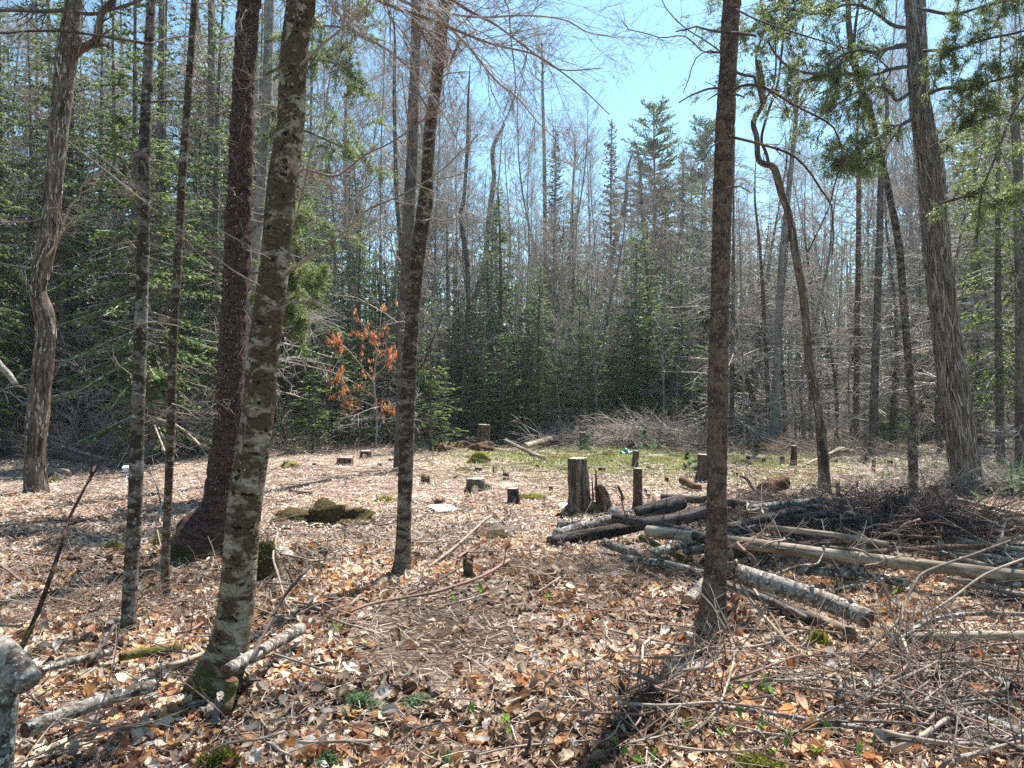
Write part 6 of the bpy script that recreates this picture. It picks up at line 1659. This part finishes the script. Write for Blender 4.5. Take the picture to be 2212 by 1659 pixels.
stick([(1340, 1340), (1440, 1350), (1600, 1362), (1700, 1355)], 4, 'thin brown stick lying behind the long grey one', tw=4, mat=m_twig_red)
stick([(1600, 1265), (1650, 1330), (1700, 1385), (1740, 1420)], 8, 'pale stick sloping down from the ringed spruce foot', [.15, .1, .06, .02], m_peeled)
stick([(1590, 1210), (1640, 1290), (1680, 1350), (1700, 1390)], 6, 'thin pale stick sloping beside the spruce foot, the steeper one', [.3, .18, .08, .02], m_peeled)
stick([(1000, 1640), (1100, 1615), (1200, 1605), (1270, 1600)], 5, 'thin grey stick at the bottom edge leading to the upright twig', tw=3)
stick([(1130, 1640), (1145, 1600), (1140, 1560)], 9, 'short upright broken twig at the bottom edge', [.0, .06, .13], m_stake)
stick([(1310, 1560), (1450, 1530), (1560, 1520), (1740, 1490)], 5, 'long thin dark twig lying across orange leaves', [.03] * 4, m_twig_dark, 5)
stick([(620, 1310), (600, 1240), (590, 1200), (600, 1150)], 5, 'slim upright dry shoot behind the short birch log, the straight one', [.0, .14, .22, .32])
stick([(540, 1430), (590, 1330), (620, 1280), (668, 1225)], 8, 'dark stick leaning over the short birch log', [.2, .35, .45, .55], m_twig_dark, 4)
stick([(590, 1412), (640, 1428), (690, 1445)], 5, 'pale thin stick poking out from the short birch log', [.12, .1, .06], m_peeled)
stick([(195, 1425), (225, 1390), (248, 1350)], 8, 'short dark stick leaning in the leaves near the slender fir', [.03, .08, .16], m_twig_dark, 2)
stick([(325, 870), (330, 905), (350, 960), (364, 1000)], 4, 'thin dead shoot hanging between the two slim trunks', [1.2, 1.0, .7, .5])
stick([(340, 905), (380, 918), (430, 960), (455, 1010), (462, 1090)], 4.5, 'arching pale dead shoot in front of the thick dark spruce', [1.1, 1.05, .8, .5, .1], m_peeled, 3)
stick([(315, 1012), (335, 1040), (347, 1090), (345, 1130)], 4, 'bent grey shoot standing behind the two slim trunks', [.6, .5, .2, .02])
stick([(75, 1350), (110, 1290), (160, 1250), (205, 1225)], 3, 'thin pale stick leaning across the dark leaning one', [.2, .3, .4, .45])
stick([(340, 1145), (345, 1170), (352, 1195)], 3, 'short dry stub of a shoot by the mossy root flare', [.2, .1, .0])
stick([(1905, 1250), (1920, 1290), (1925, 1330)], 6, 'short pale broken branch hanging below the long peeled log', [.3, .15, .02], m_peeled)
stick([(1985, 1290), (2000, 1330), (2010, 1370)], 4, 'thin bleached twig crossing the space above the bleached level log', [.3, .2, .1], m_peeled)
stick([(2000, 1330), (2060, 1290), (2130, 1240), (2230, 1200)], 5, 'straight grey stick reaching to the frame edge over the end of the peeled log', [.15, .25, .35, .45])
stick([(1690, 1590), (1710, 1560), (1720, 1530)], 4, 'small lone upright twig in the bottom leaves', [0, .05, .1])
stick([(1890, 1590), (1920, 1545), (1970, 1500), (2010, 1470)], 6, 'thin branch slanting up into the bottom corner brush', [.02, .06, .12, .18], tw=4)
for i in range(130):
    px, py = SR.uniform(-60, 2260), SR.uniform(1110, 1640)
    if 820 < px < 1080 and 1300 < py < 1480: continue
    a = SR.uniform(0, 6.28); Lp = SR.uniform(50, 150) * (py - 848) / 500
    q = [(px + math.cos(a) * Lp * t + SR.normal(0, 4), py + math.sin(a) * Lp * .35 * t + SR.normal(0, 2)) for t in (-.5, -.17, .17, .5)]
    rgn = 'the brushy side near the birch log' if px > 1350 else ('the leaves around the slim trunks' if px < 700 else 'the leaves of the open middle')
    sm = [m_stick, m_twig_red, m_stick, m_twig_dark][i % 4]
    slab_ = ('long ' if Lp > 100 * (py - 848) / 500 else 'short ') + hue(sm) + ' dry stick ' + spot(px, py)
    stick(q, SR.uniform(2, 5.5) * (.6 + (py - 848) / 900), slab_, [.02 + .05 * SR.rand() for _ in q], sm, SR.randint(0, 4))['group'] = slab_

# ------------------------------------------------------------------ green things on the ground
def shoot_mesh(seed, nl):
    rs = np.random.RandomState(seed); g = Geo()
    tp = leaf_template(5, .0, .3, .35)
    for k in range(nl):
        M = rot(np.array([rs.rand() * 6.28]), np.array([rs.uniform(.5, 1.2)]), np.array([rs.normal(0, .2)]))
        V = tp[0] * np.array([.8, 1, 1]) + np.array([0, .5, 0])
        scatter(g, V, tp[1], None, np.array([[0, 0, .012]]), M, np.array([rs.uniform(.04, .07)]), np.array([(.16, .30, .035)]) * rs.uniform(.7, 1.2))
    segs(g, np.array([[0, 0, -.02]]), np.array([[0, 0, .016]]), [.0015], [.0012], 4, tint=np.array([.3, .35, .1]))
    return g.mesh('seedling', m_green)
SH = [shoot_mesh(i, 1 + i % 3) for i in range(6)]
spots = [(420, 600), (863, 1310), (923, 1297), (980, 1300), (895, 1295), (1040, 1288), (1188, 1300), (1220, 1292), (1575, 1500), (1612, 1497), (1668, 1510), (1655, 1480), (1645, 1500), (1650, 1605), (1604, 1640), (1670, 1635), (1700, 1625),
         (1640, 1588), (1575, 1590), (1790, 1545), (1790, 1590), (1690, 1590), (1855, 1640), (1885, 1625), (1345, 1640), (1330, 1620), (1440, 1640), (1095, 1570), (1020, 1548), (1100, 1590), (740, 1360), (728, 1372), (1935, 1450), (1885, 1460),
         (1930, 1290), (1515, 1590), (1480, 1580), (1560, 1600), (1600, 1560), (1375, 1655), (1410, 1650), (1760, 1640), (1350, 1560)]
for i, (x, y) in enumerate(spots[1:]):
    b = at(x, y, .02)
    o = link('seedling', SH[i % 6], b); s = SR.uniform(.8, 1.5); o.scale = (s, s, s); o.rotation_euler = (0, 0, SR.rand() * 6.28)
    tag(o, 'tiny bright green shoot unfolding among dead leaves ' + ('on the rim of the bare soil' if y < 1320 else 'near the bottom edge'), 'seedling', 'green shoots ' + ('on the bare soil rim' if y < 1320 else 'near the bottom edge'))
def firlet(label, x, y, h, seed, flat=False):
    b = at(x, y); rs = np.random.RandomState(seed)
    g, gs = Geo(), Geo()
    n = 9
    z = np.linspace(.15, 1, n) * h; az = rs.rand(n) * 6.28
    S = np.stack([0 * z, 0 * z, z * (.5 if flat else 1)], 1); D = np.stack([np.cos(az), np.sin(az), np.full(n, .1)], 1)
    L = h * (1.15 - z / h) * (1.4 if flat else .55)
    q = grow(rs, S, D, L, np.full(n, .0018), [(5, .5, 45, .8)], 4, .06, 0)
    segs(gs, *q, 3); segs(gs, [[0, 0, -.02]], [[0, 0, h * (.5 if flat else 1.05)]], [.003], [.0015], 5)
    m = len(q[0]); dd = unit(q[1] - q[0])
    for f in (-1.0, 1.0, 0.0):
        for t in (0, .33, .66):
            sd = unit(np.cross(dd, np.array([0, 0, 1.0])))
            P0 = q[0] * (1 - t) + q[1] * t
            ln = .011 if h < .35 else .03
            sprays(g, P0, unit(dd * .7 + sd * f), np.full(m, ln), rs, 0, ln, ln * .16, ((.07, .17, .06), (.10, .22, .07), (.05, .12, .06)), False)
    root = thing('fir_seedling', label, 'seedling', b)
    link('stem', gs.mesh('stem', m_twig_dark), (0, 0, 0), root); link('foliage', g.mesh('foliage', m_needle), (0, 0, 0), root)
firlet('flat spreading fir seedling in shade near the bottom edge, the larger one', 770, 1540, .13, 1, True)
firlet('small fir seedling sprig just past the larger flat one near the bottom edge', 905, 1530, .08, 2, True)
firlet('tiny fir sprig hanging over the bottom edge of the leaves', 955, 1652, .07, 3, True)
firlet('tiny fir sprig beside the green bottom moss', 700, 1655, .07, 4, True)
firlet('small fir sprig at the bottom corner below the pale pole', 1770, 1580, .07, 5, True)
firlet('knee high bluish fir seedling behind the dark post stumps', 1398, 988, .75, 6)
firlet('tiny pale fir seedling in front of the dark post stump by the brush', 1268, 982, .5, 7)
firlet('small fir seedling in the bright mossy strip beside the ringed spruce', 1490, 1030, .45, 8)
firlet('low fir seedling beneath the far heap', 1118, 962, .5, 9)
firlet('low fir seedling at the end of the far heap', 1165, 955, .4, 10)

# short green ground cover and grass
gg = Geo(); rs = np.random.RandomState(66)
def tufts(n, cx, cy, sx, sy, h, cols):
    c = at(cx, cy); x = c[0] + rs.normal(0, 1, n) * sx; y = c[1] + rs.normal(0, 1, n) * sy
    keep = vn2(x, y, 1.6, 50) > .38
    x, y = x[keep], y[keep]; m = len(x)
    p = np.stack([x, y, H(x, y) - .003], 1); d = unit(np.stack([rs.normal(0, .6, m), rs.normal(0, .6, m), np.ones(m)], 1))
    side = unit(np.cross(d, rs.normal(0, 1, (m, 3)))); l = h * rs.uniform(.5, 1.4, m)[:, None]
    V = np.stack([p - side * l * .16, p + side * l * .16, p + d * l], 1)
    c_ = np.array(cols)[rs.randint(0, len(cols), m)] * rs.uniform(.6, 1.3, (m, 1))
    gg.add(V.reshape(-1, 3), None, np.arange(m * 3).reshape(-1, 3), tint=np.repeat(c_, 3, 0))
GC = ((.26, .33, .07), (.18, .26, .06), (.34, .35, .11), (.42, .38, .17))
for a in [(8000, 1180, 985, 1.4, 1.8, .08), (11000, 1330, 992, 1.6, 2.2, .08), (11000, 1450, 992, 1.5, 2.4, .08), (7000, 1540, 985, 1.5, 2.0, .08), (3500, 1620, 1000, 1.2, 1.6, .06), (4000, 1700, 1040, 1.0, 1.0, .05), (2500, 1850, 1045, 1.0, .9, .05),
          (1600, 760, 985, 1.6, 1.6, .05), (1800, 1560, 960, 1.5, 1.5, .07), (1200, 980, 975, .9, 1.0, .06), (500, 1420, 970, 2, 2, .07)]:
    tufts(*a, GC)
tufts(900, 2150, 1050, .5, .8, .35, ((.10, .17, .05), (.16, .22, .07)))
tag(link('ground_cover', gg.mesh('ground_cover', m_green)), 'patchy short green ground cover on the sunny far floor', 'ground cover', kind='stuff')

# ------------------------------------------------------------------ thin air volume added to imitate the lens flare veil
g = Geo()
zt = 24.0
V = np.array([(-95, -14, -3), (95, -14, -3), (95, 100, -3), (-95, 100, -3), (-95, -14, zt), (95, -14, zt), (95, 100, zt), (-95, 100, zt)], float)
g.add(V, [(0, 3, 2, 1), (4, 5, 6, 7), (0, 1, 5, 4), (1, 2, 6, 5), (2, 3, 7, 6), (3, 0, 4, 7)])
m_veil_haze = bpy.data.materials.new('veil_haze'); m_veil_haze.use_nodes = True
nt = m_veil_haze.node_tree
for n_ in list(nt.nodes):
    if n_.type != 'OUTPUT_MATERIAL': nt.nodes.remove(n_)
pv = nt.nodes.new('ShaderNodeVolumePrincipled')
pv.inputs['Color'].default_value = (.88, .94, 1.0, 1)
pv.inputs['Density'].default_value = 0.0005
pv.inputs['Anisotropy'].default_value = 0.3
nt.links.new(pv.outputs[0], [n_ for n_ in nt.nodes if n_.type == 'OUTPUT_MATERIAL'][0].inputs['Volume'])
tag(link('veil_haze', g.mesh('veil_haze', m_veil_haze, flat=True)), 'thin sunlit haze hanging in the wood', kind='stuff')
